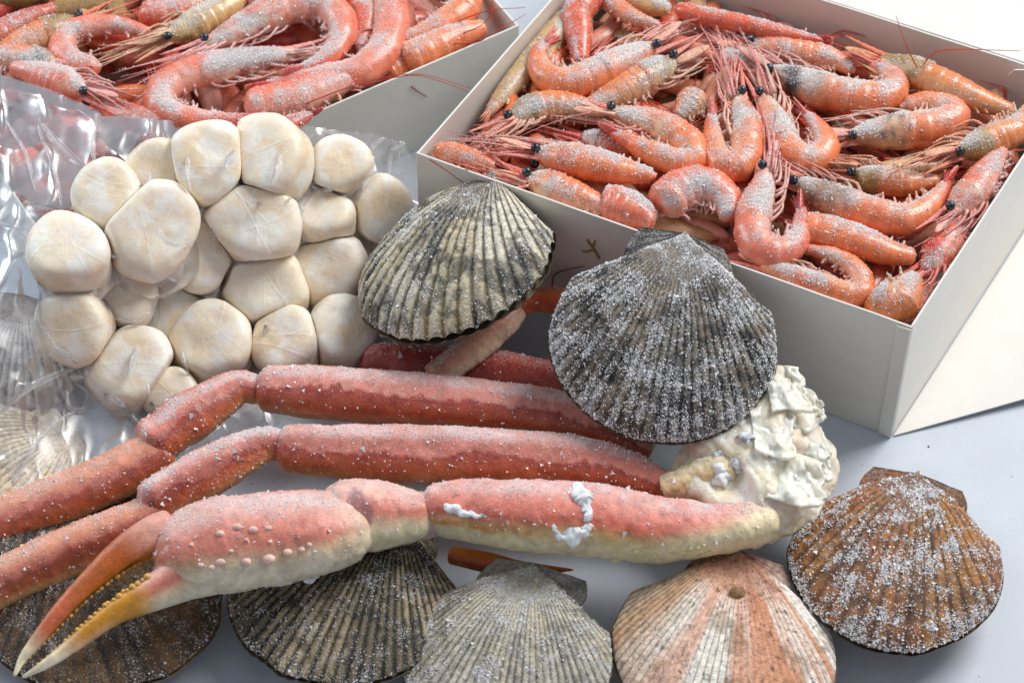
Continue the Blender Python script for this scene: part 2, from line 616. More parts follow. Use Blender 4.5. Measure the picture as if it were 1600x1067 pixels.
def valve(R, H, nrib, seed, nth=220, ns=90, amp=.055, thm=1.0, rough=.05, ripple=.02, ys=1.0, umb=.34):
    th = np.linspace(-thm, thm, nth)[None, :]
    s = np.linspace(0.0, 1, ns)[:, None] ** .9
    irr = 1 + .035 * (vnoise(np.stack([th * 1.6, 0 * th, 0 * th], -1), 1, seed) - .5) * 2 + .012 * (vnoise(np.stack([th * 9, 0 * th, 0 * th], -1), 1, seed + 1) - .5) * 2
    d = R * (2 * np.cos(th * .97) * .98) * irr
    d = d * (1 - .06 * ss(.7, 1.0, np.abs(th)))
    x = s * d * np.sin(th)
    y = .98 * R - s * d * np.cos(th) * ys
    dome = (1 - s ** 2.4) ** .62 * (umb + (1 - umb) * ss(0, .5, s)) * (1 - (np.abs(th) / thm) ** 5) ** .55
    rib = np.abs(np.cos(nrib * th / 2 / thm * np.pi + .35 * np.sin(th * 3 + seed)))
    rib = rib ** .8
    P = np.stack([x, y + 0 * th, 0 * x], -1)
    n1 = fbm(P, 3.2, seed + 4, 4) - .5
    grow = np.sin(s * 46 + 5 * vnoise(P, .4, seed + 5)) * ripple * ss(.25, .9, s)
    z = H * dome + amp * (rib - .5) * (.25 + .9 * s) * ss(0, .12, s) + rough * n1 * 2 + grow
    edge = ss(.93, 1, s)
    z = z * (1 - edge * .25) + edge * (.05 + amp * .9 * (rib - .5))
    return x, y + 0 * x, z, s + 0 * th, th + 0 * s, rib + 0 * s, P


def ear(R, side, thm, seed, ext=.44, cut=0.):
    U = np.array([0, .985 * R, .06 * R])
    Cc = np.array([side * ext * R, (.99 - cut) * R, .03 * R])
    dm = R * 2 * math.cos(thm * .97) * .98 * .9 * .62
    Q = np.array([side * dm * math.sin(thm) * .93, .96 * R - dm * math.cos(thm), .03 * R])
    n, m = 26, 22
    a, b_ = np.linspace(0, 1, n)[:, None, None], np.linspace(0, 1, m)[None, :, None]
    bul = 1 + .12 * np.sin(np.pi * b_) * a
    G = U + a * bul * ((1 - b_) * (Cc - U) + b_ * (Q - U))
    rr = .05 * np.abs(np.cos(b_[..., 0] * 11 + .3 * a[..., 0])) + .08 * (fbm(G, 4, seed) - .5)
    G = G + np.array([0, 0, 1.]) * rr[..., None]
    return G


def shell(name, label, c, wpx, n, ydir, nrib, scheme, H=.30, HLow=.22, seed=1, frost=.5, ncry=7200, csize=.026, amp=.055, ears=(.44, .44), rough=.05, group='whole scallops in their shells', roll_gap=.03, thm=1.0, ripple=.02, ys=1.0, umb=.34):
    O = at(*c)
    R = wpx / 2 * cmpx(O)
    n = unit(n)
    Y = unit(ydir - np.dot(ydir, n) * n)
    X = np.cross(Y, n)
    M = np.stack([X, Y, n], 0)
    low = O - n * HLow * R
    root = thing(name, label, 'scallop', (O[0], O[1], max(.02, min(low[2], O[2]))), group)
    tow = lambda x, y, z: O + np.stack([x, y, z], -1) @ M
    x, y, z, s, th, rib, P = valve(R, H * R, nrib, seed, amp=amp, rough=rough, thm=thm, ripple=ripple, ys=ys, umb=umb)
    G = tow(x, y, z)
    N = gnorm(G, False, n)
    C, FR = scheme(s, th, rib, P, seed)
    FR = np.clip(FR * frost * .62, 0, 1)
    V, F = G.reshape(-1, 3), gridF(*G.shape[:2])
    up = obj('upper_valve', V, F, M_SHELL, root, np.concatenate([C, FR[..., None]], -1).reshape(-1, 4))
    # lower valve: the same rim, domed the other way, its edge standing a little out
    x2, y2, z2, s2, th2, rib2, P2 = valve(R * 1.015, HLow * R, nrib, seed, nth=160, ns=44, amp=amp * .6, rough=rough * .7, thm=thm, ripple=ripple, ys=ys, umb=umb)
    wave = .05 * np.sin(th2 * nrib * 1.05) * ss(.9, 1, s2)
    G2 = tow(x2, y2, -z2 * .98 - roll_gap * ss(.5, 1, s2) + wave * .4)
    C2, F2 = scheme(s2, th2, rib2, P2 + 7, seed + 3)
    C2 = mix(C2, lin(160, 134, 100), .3 + .4 * ss(.88, 1, s2))
    obj('lower_valve', G2.reshape(-1, 3), gridF(*G2.shape[:2])[:, ::-1], M_SHELL, root, np.concatenate([C2, (F2 * frost * .5)[..., None]], -1).reshape(-1, 4))
    for k, sd in enumerate((-1, 1)):
        if ears[k] <= 0:
            continue
        E = ear(R, sd, thm, seed + k, ears[k], cut=.02 + .05 * k)
        Ew = tow(E[..., 0], E[..., 1], E[..., 2])
        E2 = tow(E[..., 0], E[..., 1], E[..., 2] - .16)
        a = np.clip(np.linalg.norm(E[..., :2] - np.array([0, R]), axis=-1) / R, 0, 1)
        Ce, Fe = scheme(.25 + .2 * a, 0 * a + sd * 1.0, .5 + 0 * a, E, seed)
        nn, mm = E.shape[:2]
        Vv = np.concatenate([Ew.reshape(-1, 3), E2.reshape(-1, 3)])
        Ff = [gridF(nn, mm), gridF(nn, mm)[:, ::-1] + nn * mm]
        jj = np.arange(mm - 1) + (nn - 1) * mm
        Ff.append(np.stack([jj, jj + 1, jj + 1 + nn * mm, jj + nn * mm], 1))
        ii = np.arange(nn - 1) * mm
        Ff.append(np.stack([ii + mm, ii, ii + nn * mm, ii + mm + nn * mm], 1))
        cc = np.concatenate([Ce, np.clip(Fe * frost, 0, 1)[..., None]], -1).reshape(-1, 4)
        obj('hinge_ear', Vv, Ff, M_SHELL, root, np.concatenate([cc, cc]))
        if ncry:
            pass
    if ncry:
        W = (FR + .03) * (.25 + .75 * np.clip(N[..., 2] + .25, 0, 1)) * (.25 + rib) * (.15 + 1.6 * clump(P, 1.3, seed + 40, .42, .66) + .8 * clump(P, 4, seed + 41, .5, .65)) + .004
        Vc, Fc = crystals(G, N, W ** 1.3, ncry, csize, wrap=False)
        obj('frost_crystals', Vc, Fc, M_ICE, root, smooth=False, kind='stuff')
        We = ss(.96, 1, s) * .4 + .02
        sel = slice(-8, None)
        Vc, Fc = crystals(G[sel], N[sel], We[sel], ncry // 12, csize * 1.1, wrap=False)
        obj('frost_rim', Vc, Fc, M_ICE, root, smooth=False, kind='stuff')
    return root, (O, M, R, G, N)


def clump(P, sc, seed, lo=.42, hi=.62):
    return ss(lo, hi, fbm(P, sc, seed, 4))


def sch_patchy(rib_c, groove_c, dark_c, tint_c, umbo_c, dark=.5, tint=.4, frost_lo=.4, fr_umbo=0.5, groove_w=.55):
    def f(s, th, rib, P, seed):
        rad = np.stack([th * 9, s * 2.5, 0 * s], -1)
        C = mix(groove_c, rib_c, ss(groove_w - .3, groove_w + .25, rib + .3 * (fbm(P, 5, seed + 8) - .5)))
        C = mix(C, tint_c, tint * clump(rad, .55, seed + 1))
        C = mix(C, dark_c, dark * clump(rad + 3, .8, seed + 2, .5, .62) * (.45 + .55 * (1 - rib)) * 1.3)
        C = mix(C, dark_c, .75 * dark * clump(P, 2.6, seed + 9, .55, .63))
        C = mix(C, dark_c, .8 * dark * clump(P, .75, seed + 10, .54, .62) * clump(P, 3.5, seed + 11, .38, .5))
        C = mix(C, umbo_c, .7 * (1 - ss(.12, .42, s)))
        FR = clump(P, 1.6, seed + 5, frost_lo - .06, frost_lo + .3) * .7 + .25 + fr_umbo * (1 - ss(.1, .45, s))
        return np.clip(C, 0, 1), np.clip(FR, 0, 1)
    return f


SA = sch_patchy(lin(226, 218, 196), lin(84, 74, 50), lin(24, 25, 30), lin(150, 128, 66), lin(112, 92, 88), dark=.85, tint=.45, frost_lo=.46, fr_umbo=.7)
SB = sch_patchy(lin(132, 124, 112), lin(40, 38, 38), lin(24, 27, 34), lin(128, 98, 58), lin(150, 140, 130), dark=.9, tint=.3, frost_lo=.34, fr_umbo=.5, groove_w=.6)
SCC = sch_patchy(lin(178, 120, 60), lin(112, 72, 34), lin(46, 40, 44), lin(150, 84, 50), lin(130, 100, 84), dark=.5, tint=.5, frost_lo=.42, fr_umbo=.6)
SE = sch_patchy(lin(204, 196, 178), lin(110, 102, 88), lin(70, 68, 68), lin(176, 160, 120), lin(206, 198, 182), dark=.45, tint=.3, frost_lo=.46, fr_umbo=.1)
SF = sch_patchy(lin(168, 150, 118), lin(38, 34, 26), lin(24, 23, 22), lin(92, 76, 48), lin(60, 52, 40), dark=.85, tint=.4, frost_lo=.5, fr_umbo=.1, groove_w=.62)
SG = sch_patchy(lin(84, 60, 32), lin(36, 27, 18), lin(24, 20, 17), lin(118, 82, 34), lin(50, 40, 32), dark=.7, tint=.45, frost_lo=.5, fr_umbo=.1)  # browns darkened to paint in the shade under the pincer
SI = sch_patchy(lin(92, 74, 56), lin(40, 32, 26), lin(28, 24, 22), lin(110, 80, 48), lin(60, 48, 40), dark=.8, tint=.4, frost_lo=.5, fr_umbo=.2)
SH = sch_patchy(lin(196, 190, 180), lin(112, 108, 104), lin(92, 90, 90), lin(160, 150, 132), lin(170, 160, 150), dark=.4, tint=.3, frost_lo=.6, fr_umbo=0)
SH2 = sch_patchy(lin(232, 222, 200), lin(196, 178, 140), lin(160, 140, 110), lin(214, 196, 156), lin(224, 214, 196), dark=.3, tint=.3, frost_lo=.6, fr_umbo=0)


def sch_orange(s, th, rib, P, seed):
    rad = np.stack([th * 8, s * 1.6, 0 * s], -1)
    C = mix(lin(176, 152, 124), lin(246, 240, 230), ss(.15, .55, rib))
    st = clump(rad, .9, seed + 1, .42, .58)
    st = ss(.46, .62, fbm(np.stack([th * 4.5, s * .5, 0 * s], -1), 1, seed + 21, 3))
    C = mix(C, lin(214, 124, 62), .8 * st * ss(.15, .4, s) * (.5 + .5 * ss(-.9, .6, th)))
    C = mix(C, lin(160, 112, 44), .95 * ss(.30, .75, -th + .25 * (fbm(P, 1.2, seed + 22) - .5)) * (1 - .5 * rib))
    C = mix(C, lin(192, 122, 84), .8 * (1 - ss(.18, .5, s + .12 * (fbm(P, 1.5, seed) - .5))))
    C = mix(C, lin(150, 60, 52), .4 * clump(rad, 1.2, seed + 3, .5, .6) * (1 - ss(.25, .5, s)) * ss(-.2, .5, th))
    spk = ss(.70, .76, fbm(P, 7, seed + 6, 2)) * (1 - rib * .4)
    C = mix(C, lin(30, 26, 24), .9 * spk)
    C = mix(C, lin(128, 88, 46), .5 * clump(P, 1.4, seed + 12, .5, .74))
    FR = clump(P, 1.4, seed + 5, .58, .75) * .4
    return np.clip(C, 0, 1), FR


shell('scallop', 'cream and black ribbed scallop leaning on the scallop bag in front of the box corner', (716, 420, 5.2), 326, cdir(-.36, .72, .60), cdir(.05, 1, .1), 27, SA, H=.52, HLow=.30, thm=1.12, umb=.8, seed=3, frost=.45, ncry=7200, csize=.023, amp=.12, ears=(0, 0), roll_gap=.08)
shell('scallop', 'big charcoal grey scallop thick with frost leaning against the right hand prawn box', (1040, 528, 6.3), 352, cdir(.04, .30, .95), cdir(.2, 1, -.1), 34, SB, H=.36, HLow=.2, seed=7, frost=.5, ncry=20400, csize=.026, amp=.09, ears=(.40, .36), rough=.07)
shell('scallop', 'rusty brown scallop under coarse frost, lying alone at the right on the white table', (1404, 872, 2.0), 338, cdir(.02, .66, .75), cdir(.26, 1, -.2), 24, SCC, H=.36, HLow=.34, ys=1.05, seed=13, frost=.36, ncry=12000, csize=.032, amp=.05, ears=(.42, .44), rough=.09)
ORANGE = shell('scallop', 'smooth orange and white rayed scallop with dark specks at the bottom edge', (1134, 1010, 1.6), 352, cdir(.03, .60, .80), cdir(.16, 1, 0), 44, sch_orange, H=.30, HLow=.2, seed=19, frost=.4, ncry=1080, csize=.018, amp=.035, ears=(.30, .40), rough=.03)
shell('scallop', 'pale grey scallop with fine ribs and white frost lumps under the crab arm', (792, 1022, 1.6), 340, cdir(-.05, .62, .78), cdir(.18, 1, 0), 40, SE, H=.28, HLow=.2, seed=23, frost=.75, ncry=8400, csize=.026, amp=.05, ears=(.36, .52), rough=.06)
shell('scallop', 'dark scallop with bold tan ribs lying below the white crab claw', (538, 930, 1.4), 376, cdir(.0, .72, .68), cdir(.32, 1, 0), 38, SF, H=.24, HLow=.2, seed=29, frost=.6, ncry=6000, csize=.021, amp=.10, ears=(.4, .4), rough=.06)
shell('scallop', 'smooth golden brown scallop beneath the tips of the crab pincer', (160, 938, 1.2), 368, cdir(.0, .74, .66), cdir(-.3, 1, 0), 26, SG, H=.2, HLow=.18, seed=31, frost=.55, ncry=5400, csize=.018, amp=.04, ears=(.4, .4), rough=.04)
shell('scallop', 'dark brown scallop wedged between the two long crab legs at the left', (110, 800, 0.95), 300, cdir(.05, .85, .5), cdir(-.2, 1, 0), 26, SI, H=.16, HLow=.14, seed=37, frost=.5, ncry=3000, csize=.021, amp=.04, ears=(.4, .4), rough=.08)
shell('scallop', 'grey striped scallop seen through the plastic film at the left edge', (8, 560, 1.0), 250, cdir(.1, .6, .78), cdir(.15, 1, 0), 30, SH, H=.26, HLow=.2, seed=41, frost=0, ncry=0, amp=.08, ears=(.4, .4))
shell('scallop', 'cream scallop with soft tan ribs under the folded film above the crab leg', (5, 730, 1.1), 270, cdir(.2, .6, .7), cdir(.75, .7, 0), 26, SH2, H=.28, HLow=.2, seed=43, frost=0, ncry=0, amp=.08, ears=(.4, .4))



def to_px(P):
    d = np.asarray(P, float) - CAMP
    z = d @ FWD
    return np.stack([800 + FPX * (d @ RIGHT) / z, 533.5 - FPX * (d @ UPC) / z], -1)


def on_grid(G, px, py):
    q = to_px(G).reshape(-1, 2)
    P = G.reshape(-1, 3)
    d = np.hypot(q[:, 0] - px, q[:, 1] - py)
    dep_ = (P - CAMP) @ FWD
    return P[np.argmin(dep_ + 4.0 * np.clip(d - 3, 0, None))]


V1, F1 = ball(on_grid(ORANGE[1][3], 1150, 925), .34, 16, 12, (1, .9, .9))
V1 = V1 + (fbm(V1, 4, 3)[:, None] - .5) * .3
obj('barnacle', V1, F1, M_SHELL, ORANGE[0], np.array([*lin(168, 128, 84), .2]))

# ------------------------------------------------------------------ the crab cluster: shoulder, walking legs, claw arm
ctr = at(1180, 720, 0)
crab = thing('crab_cluster', 'frosted red snow crab leg cluster with a big cream and pink pincer across the front', 'crab legs', (ctr[0], ctr[1], .3))

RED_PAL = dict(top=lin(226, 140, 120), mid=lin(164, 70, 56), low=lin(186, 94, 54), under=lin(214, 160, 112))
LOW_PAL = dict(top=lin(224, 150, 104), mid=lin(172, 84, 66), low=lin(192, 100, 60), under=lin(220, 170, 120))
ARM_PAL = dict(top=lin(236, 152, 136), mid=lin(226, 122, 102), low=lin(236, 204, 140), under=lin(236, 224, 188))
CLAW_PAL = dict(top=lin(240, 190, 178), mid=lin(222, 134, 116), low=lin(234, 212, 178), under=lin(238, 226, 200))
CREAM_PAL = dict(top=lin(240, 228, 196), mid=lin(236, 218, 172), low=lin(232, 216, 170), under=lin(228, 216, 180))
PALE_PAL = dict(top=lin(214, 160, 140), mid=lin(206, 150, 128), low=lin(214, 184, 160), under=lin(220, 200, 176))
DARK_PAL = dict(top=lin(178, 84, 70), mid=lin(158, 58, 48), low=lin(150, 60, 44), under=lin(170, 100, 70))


def limb(name, pts, hw, parent, pal, flat=.9, n=200, m=56, seed=0, frost=.5, ncry=1500, csize=.024, rough=.05, bands=(.75, .25, -.25), ends=(.05, .05), dents=0., up=(0, .25, 1), blotch=.35, extra=None, film=.0):
    P3 = np.stack([at(x, y, z) for x, y, z in pts])
    cv = catmull(P3, None)
    u = .5 - .5 * np.cos(np.linspace(0, np.pi, n))
    u = .5 * u + .5 * np.linspace(0, 1, n)
    P = resample(cv, u)
    dd = np.concatenate([[0], np.cumsum(np.linalg.norm(np.diff(P3, axis=0), axis=1))])
    r = np.interp(u, dd / dd[-1], np.array(hw, float)) * np.array([cmpx(p) for p in P])
    r = np.convolve(np.pad(r, 4, 'edge'), np.ones(9) / 9, 'valid')
    r = r * (1 + .12 * (vnoise(np.stack([u * 5, 0 * u, 0 * u], 1), 1, seed + 30) - .5))
    e = np.ones(n)
    if ends[0]:
        e *= np.clip(1 - (1 - np.clip(u / ends[0], 0, 1)) ** 2.6, .01, 1) ** .42
    if ends[1]:
        e *= np.clip(1 - (1 - np.clip((1 - u) / ends[1], 0, 1)) ** 2.6, .01, 1) ** .42
    r = r * e
    T, Lt, Rt = frame(P, up)
    G = sweep(P, Lt, Rt, r * flat, r, m)
    ph_ = np.linspace(0, 2 * np.pi, m, endpoint=False)
    G = P[:, None] + (G - P[:, None]) * (1 + .06 * np.cos(2 * ph_ + .5 + .3 * seed) + .035 * np.cos(3 * ph_ + seed) + .03 * np.cos(4 * ph_ + 2 * seed))[None, :, None]
    N = unit(G - P[:, None])
    G = G + N * ((fbm(G, 1.1, seed, 3) - .5) * rough * 3 + (fbm(G, 5, seed + 2, 2) - .5) * rough * .8)[..., None] * e[:, None, None]
    if dents:
        G = G - N * (dents * ss(.6, .7, fbm(G, 1.6, seed + 5, 2)))[..., None]
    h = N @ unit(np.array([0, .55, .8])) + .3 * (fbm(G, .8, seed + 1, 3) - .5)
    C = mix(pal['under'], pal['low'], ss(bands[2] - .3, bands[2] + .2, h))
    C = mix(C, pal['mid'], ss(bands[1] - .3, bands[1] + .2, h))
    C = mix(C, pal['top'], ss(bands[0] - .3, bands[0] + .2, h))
    C = mix(C, C * np.array([.72, .52, .48]), blotch * clump(G, 1.3, seed + 4))
    C = mix(C, C * np.array([1.03, .96, .78]), blotch * clump(G, .9, seed + 14))
    uu = np.broadcast_to(u[:, None], h.shape)
    fl = film * ss(.0, .07, h - .34 + .75 * (fbm(G, .8, seed + 20, 3) - .5) + .35 * (fbm(G, 4, seed + 21, 3) - .5))
    C = mix(C, lin(220, 140, 124), .7 * fl)
    C = mix(C, lin(128, 44, 40), .45 * film * ss(.08, .0, np.abs(h - .28 + .75 * (fbm(G, .8, seed + 20, 3) - .5))) )
    if extra:
        C = extra(C, uu, h, G)
    FR = np.clip(.14 * fl + frost * (.10 + 1.0 * ss(.80, 1.0, N @ unit(np.array([0, .45, .9])))) * (.75 + .5 * clump(G, 1.3, seed + 6)), 0, 1)
    V, F = capped(G)
    CA = np.concatenate([C, FR[..., None]], -1)
    o = obj(name, V, F, M_CRAB, parent, capC(CA, m))
    if ncry:
        W = ss(.78, 1.1, N @ unit(np.array([0, .45, .9])) + .5 * (fbm(G, 1.4, seed + 7, 3) - .5)) + .02
        c1 = crystals(G, N, W, int(ncry * 1.3), csize * .8)
        c2 = crystals(G, N, .25 + .75 * ss(-.2, .6, N[..., 2]) * (.3 + clump(G, 1.2, seed + 9, .4, .7)), int(ncry * .14), csize * 1.9, lift=.1)
        Vc, Fc, _ = join([(*c1, None), (*c2, None)])
        Fc = Fc[0]
        obj('frost_crystals', Vc, Fc, M_ICE, o if o.parent.parent is None else o.parent, smooth=False, kind='stuff')
    return o, G, N


def knobs(name, G, spots, parent, col, seed=0, h=.6):
    """small raised tubercles at (px, py, r_px)"""
    for px, py, rp in spots:
        c = on_grid(G, px, py)
        V, F = ball(c, rp * .85 * cmpx(c), 12, 8, (1.15, .9, .8))
        obj(name, V, F, M_CRAB, parent, np.array([*col, .1]))


# hindmost leg, mostly hidden
limb('leg_upper', [(562, 562, 1.35), (640, 568, 1.4), (760, 580, 1.4), (930, 612, 1.6)], [30, 39, 41, 38], crab, DARK_PAL, seed=50, frost=.3, ncry=700, bands=(.85, .3, -.3))
limb('thin_leg', [(812, 480, 3.0), (790, 500, 3.0), (740, 542, 2.7), (676, 592, 2.4)], [15, 23, 26, 25], crab, PALE_PAL, seed=51, frost=.35, ncry=600, blotch=.3)
limb('thin_leg_joint', [(895, 480, 3.3), (872, 470, 3.3), (845, 468, 3.2), (808, 478, 3.0)], [24, 24, 19, 18], crab, dict(top=lin(222, 128, 80), mid=lin(206, 96, 52), low=lin(196, 84, 44), under=lin(206, 130, 80)), seed=52, frost=.15, ncry=120, n=60)
# upper long leg
_, GL1, _ = limb('leg_upper', [(1020, 705, 2.2), (920, 660, 2.7), (760, 634, 3.0), (600, 620, 3.1), (480, 612, 3.1), (402, 606, 3.0)], [30, 40, 44, 45, 45, 37], crab, RED_PAL, seed=53, frost=.5, ncry=2600, bands=(.98, .1, -.35), film=1., n=260, ends=(.03, .035))
limb('leg_middle', [(412, 612, 3.0), (370, 608, 2.9), (300, 650, 2.8), (226, 702, 2.7)], [20, 29, 42, 41], crab, RED_PAL, seed=54, ends=(.05, .13), film=.5, frost=.6, ncry=1500, bands=(.8, .2, -.3))
limb('leg_lower', [(268, 700, 2.5), (235, 716, 2.4), (140, 762, 2.2), (20, 808, 1.9), (-90, 852, 1.6)], [33, 37, 40, 39, 38], crab, LOW_PAL, seed=55, film=.5, frost=.35, ncry=1300, bands=(.75, .1, -.4), ends=(.05, 0))
# lower long leg
_, GL2, _ = limb('leg_upper', [(1052, 770, 2.4), (1000, 745, 2.8), (900, 722, 3.2), (740, 712, 3.4), (560, 708, 3.4), (432, 700, 3.2)], [20, 33, 43, 46, 46, 38], crab, RED_PAL, seed=56, frost=.5, ncry=2600, bands=(.98, .1, -.35), n=260, ends=(.03, .04), film=.9)
limb('leg_middle', [(448, 694, 3.3), (400, 698, 3.3), (320, 738, 3.3), (222, 792, 3.2)], [21, 31, 41, 39], crab, RED_PAL, seed=57, ends=(.05, .13), film=.6, frost=.75, ncry=2200, bands=(.8, .2, -.3))
limb('leg_lower', [(268, 792, 2.9), (235, 808, 2.8), (130, 852, 2.5), (10, 905, 2.2), (-90, 948, 2.0)], [32, 37, 40, 39, 38], crab, LOW_PAL, seed=58, film=.4, frost=.4, ncry=1400, bands=(.7, .1, -.4), ends=(.05, 0))
# claw arm


def arm_extra(C, u, h, G):
    C = mix(C, lin(240, 228, 186), ss(.42, .2, u + .25 * h) * .9)
    C = mix(C, lin(214, 128, 34), .85 * ss(.55, .7, u) * ss(.25, .0, np.abs(h + .18)) * clump(G, 1.6, 5, .38, .55))
    return C


arm, GA, NA = limb('claw_arm', [(1215, 812, 3.2), (1120, 826, 3.5), (1030, 826, 3.6), (930, 812, 3.8), (840, 805, 3.9), (740, 798, 3.9), (658, 792, 3.7)], [34, 40, 52, 58, 58, 52, 38], crab, ARM_PAL, seed=59, frost=.55, ncry=2600, bands=(.8, .08, -.28), n=240, m=60, extra=arm_extra, film=.45, rough=.07, ends=(.05, .05))
bl = RNG.random((26, 3))
knobs('spine', GA, [(960 + 150 * a, 862 + 18 * b - 10 * a, 3 + 3 * c) for a, b, c in bl], arm, lin(238, 224, 170))


def wrist_extra(C, u, h, G):
    q = to_px(G)
    d = ((q[..., 0] - 558) / 24) ** 2 + ((q[..., 1] - 806) / 46) ** 2 + 1.6 * (fbm(G, 1.6, 91, 3) - .5)
    C = mix(C, lin(158, 104, 104), .8 * ss(1.2, .7, d))
    return mix(C, lin(240, 228, 188), ss(.2, -.2, h) * .8)


wr, GW, NW = limb('claw_wrist', [(675, 806, 3.6), (640, 806, 3.7), (590, 806, 3.8), (535, 808, 3.9), (505, 812, 3.9)], [34, 46, 57, 62, 44], crab, CLAW_PAL, seed=60, frost=.35, ncry=700, bands=(.8, .3, -.3), extra=wrist_extra, rough=.07, ends=(.1, .1))
wrist_b = ball(at(650, 805, 3.6), 1.0)
obj('joint_skin', *ball(at(655, 806, 3.55), 1.12, 22, 16, (1, .9, .9)), M_CRAB, crab, np.array([*lin(196, 170, 160), .2]))


def palm_extra(C, u, h, G):
    C = mix(C, lin(236, 226, 196), ss(.25, .02, u) * .75)
    return mix(C, lin(206, 120, 70), .5 * ss(.9, .97, u) * ss(0, .5, h))


palm, GP, NP = limb('claw_palm', [(585, 812, 3.9), (545, 824, 4.1), (490, 834, 4.25), (430, 843, 4.3), (350, 853, 4.3), (285, 866, 4.2), (240, 876, 4.0)], [34, 60, 75, 82, 84, 72, 50], crab, CLAW_PAL, flat=.8, seed=61, frost=.5, ncry=2600, bands=(.86, .16, -.22), n=200, m=64, extra=palm_extra, film=.35, rough=.08, ends=(.2, .14))
knobs('tubercle', GP, [(345, 832, 7), (372, 826, 8), (398, 826, 8), (420, 822, 6), (345, 880, 8), (330, 884, 6), (312, 882, 5), (386, 878, 9), (420, 870, 11), (448, 862, 8), (470, 856, 6), (484, 850, 5), (386, 846, 4), (425, 846, 4), (300, 848, 4), (360, 858, 4)], palm, lin(240, 200, 184))
obj('claw_hinge', *ball(at(274, 862, 4.85), .74, 20, 14, (.8, 1, .9)), M_CRAB, palm, np.array([*lin(226, 158, 140), .3]))


def fin_extra(C, u, h, G):
    C = mix(lin(222, 160, 144), lin(186, 92, 26), ss(.10, .30, u))
    C = mix(C, lin(206, 140, 44), ss(.15, -.5, h) * .8)
    C = mix(C, lin(190, 92, 64), ss(.5, .62, u) * .5)
    C = mix(C, lin(52, 34, 20), .9 * ss(-.25, -.55, h) * ss(.2, .3, u) * ss(.86, .76, u))  # dark inner edge paints the shade in the gap between the fingers
    return mix(C, lin(238, 226, 190), ss(.74, .92, u))


def fix_extra(C, u, h, G):
    C = mix(C, lin(206, 142, 34), ss(.38, .5, u))
    C = mix(C, lin(222, 164, 120), .8 * ss(.55, .65, u) * ss(.3, -.2, h))
    return mix(C, lin(240, 230, 200), ss(.5, .62, u) * ss(-.3, .3, h) + 0 * u) if False else mix(C, lin(240, 226, 196), ss(.70, .88, u))


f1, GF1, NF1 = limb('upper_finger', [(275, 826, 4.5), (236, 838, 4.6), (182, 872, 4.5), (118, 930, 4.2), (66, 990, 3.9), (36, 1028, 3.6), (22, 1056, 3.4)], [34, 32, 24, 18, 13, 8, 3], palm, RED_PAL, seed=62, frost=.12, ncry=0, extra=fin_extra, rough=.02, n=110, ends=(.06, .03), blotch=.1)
f2, GF2, NF2 = limb('lower_finger', [(390, 872, 4.15), (310, 890, 4.1), (242, 924, 4.0), (175, 959, 3.9), (118, 1003, 3.6), (72, 1036, 3.4), (34, 1058, 3.2)], [52, 47, 31, 20, 14, 9, 3], palm, CLAW_PAL, seed=63, frost=.12, ncry=0, extra=fix_extra, rough=.02, n=110, ends=(.06, .03), blotch=.1)
tA = catmull(np.array([(240, 874), (196, 894), (140, 945), (84, 1004), (44, 1040)], float), 26)
tB = catmull(np.array([(230, 900), (174, 936), (123, 978), (83, 1012), (50, 1040)], float), 26)
for par, G_, tt in ((palm, GF1, tA), (palm, GF2, tB)):
    for k, (px, py) in enumerate(tt):
        c = on_grid(G_, px, py)
        rp = (6.6 - .17 * k) * (1, .7, .85)[k % 3]
        V, F = ball(c, rp * cmpx(c), 10, 7)
        obj('tooth', V, F, M_CRAB, par, np.array([*lin(216, 170, 84), 0]))
# second, smaller pincer whose tip shows under the arm
limb('small_pincer', [(700, 866, 1.5), (760, 878, 1.5), (820, 888, 1.3), (896, 890, 1.1)], [14, 17, 11, 2], crab, dict(top=lin(206, 120, 30), mid=lin(190, 90, 20), low=lin(150, 60, 20), under=lin(160, 90, 30)), seed=64, frost=.05, ncry=0, n=60, rough=.02)

# shoulder: torn white meat, one continuous lump
lobes = [(1185, 700, 3.2, 84), (1215, 636, 3.9, 46), (1206, 606, 4.4, 34), (1252, 716, 2.9, 56), (1195, 788, 2.9, 66), (1128, 752, 2.8, 52), (1248, 786, 2.4, 46), (1094, 742, 2.5, 42),
         (1160, 822, 2.9, 36), (1130, 700, 3.2, 60), (1225, 680, 3.6, 52), (1180, 838, 2.6, 26), (1272, 760, 2.5, 34), (1070, 768, 2.5, 32), (1205, 745, 3.8, 40), (1150, 655, 3.6, 50)]
for pth, rr in (([(1222, 596, 4.7), (1212, 640, 4.7), (1204, 690, 4.6), (1196, 750, 4.3), (1186, 800, 3.7)], 25), ([(1246, 622, 4.0), (1262, 680, 3.8), (1258, 730, 3.5), (1236, 790, 3.2)], 24),
                ([(1120, 690, 3.9), (1160, 714, 4.2), (1196, 752, 4.4)], 24), ([(1076, 752, 3.0), (1110, 776, 3.3), (1150, 790, 3.6)], 20), ([(1160, 640, 4.2), (1168, 690, 4.3)], 26), ([(1284, 726, 2.9), (1284, 768, 2.6), (1262, 806, 2.4)], 24)):
    for x, y, z in catmull(np.array(pth, float), 14):
        lobes.append((x, y, z, rr))
lb = [(*ball(at(x, y, z), r * cmpx(at(x, y, z)), 26, 16, (1, 1, .9)), None) for x, y, z, r in lobes]
V, F, _ = join(lb)
tmp = obj('blob', V, F, M_MEAT)
rm = tmp.modifiers.new('r', 'REMESH')
rm.mode, rm.voxel_size = 'VOXEL', .10
smo = tmp.modifiers.new('s', 'SMOOTH')
smo.factor, smo.iterations = .7, 22
dg = bpy.context.evaluated_depsgraph_get()
me = tmp.evaluated_get(dg).to_mesh()
VV = np.zeros(len(me.vertices) * 3); me.vertices.foreach_get('co', VV)
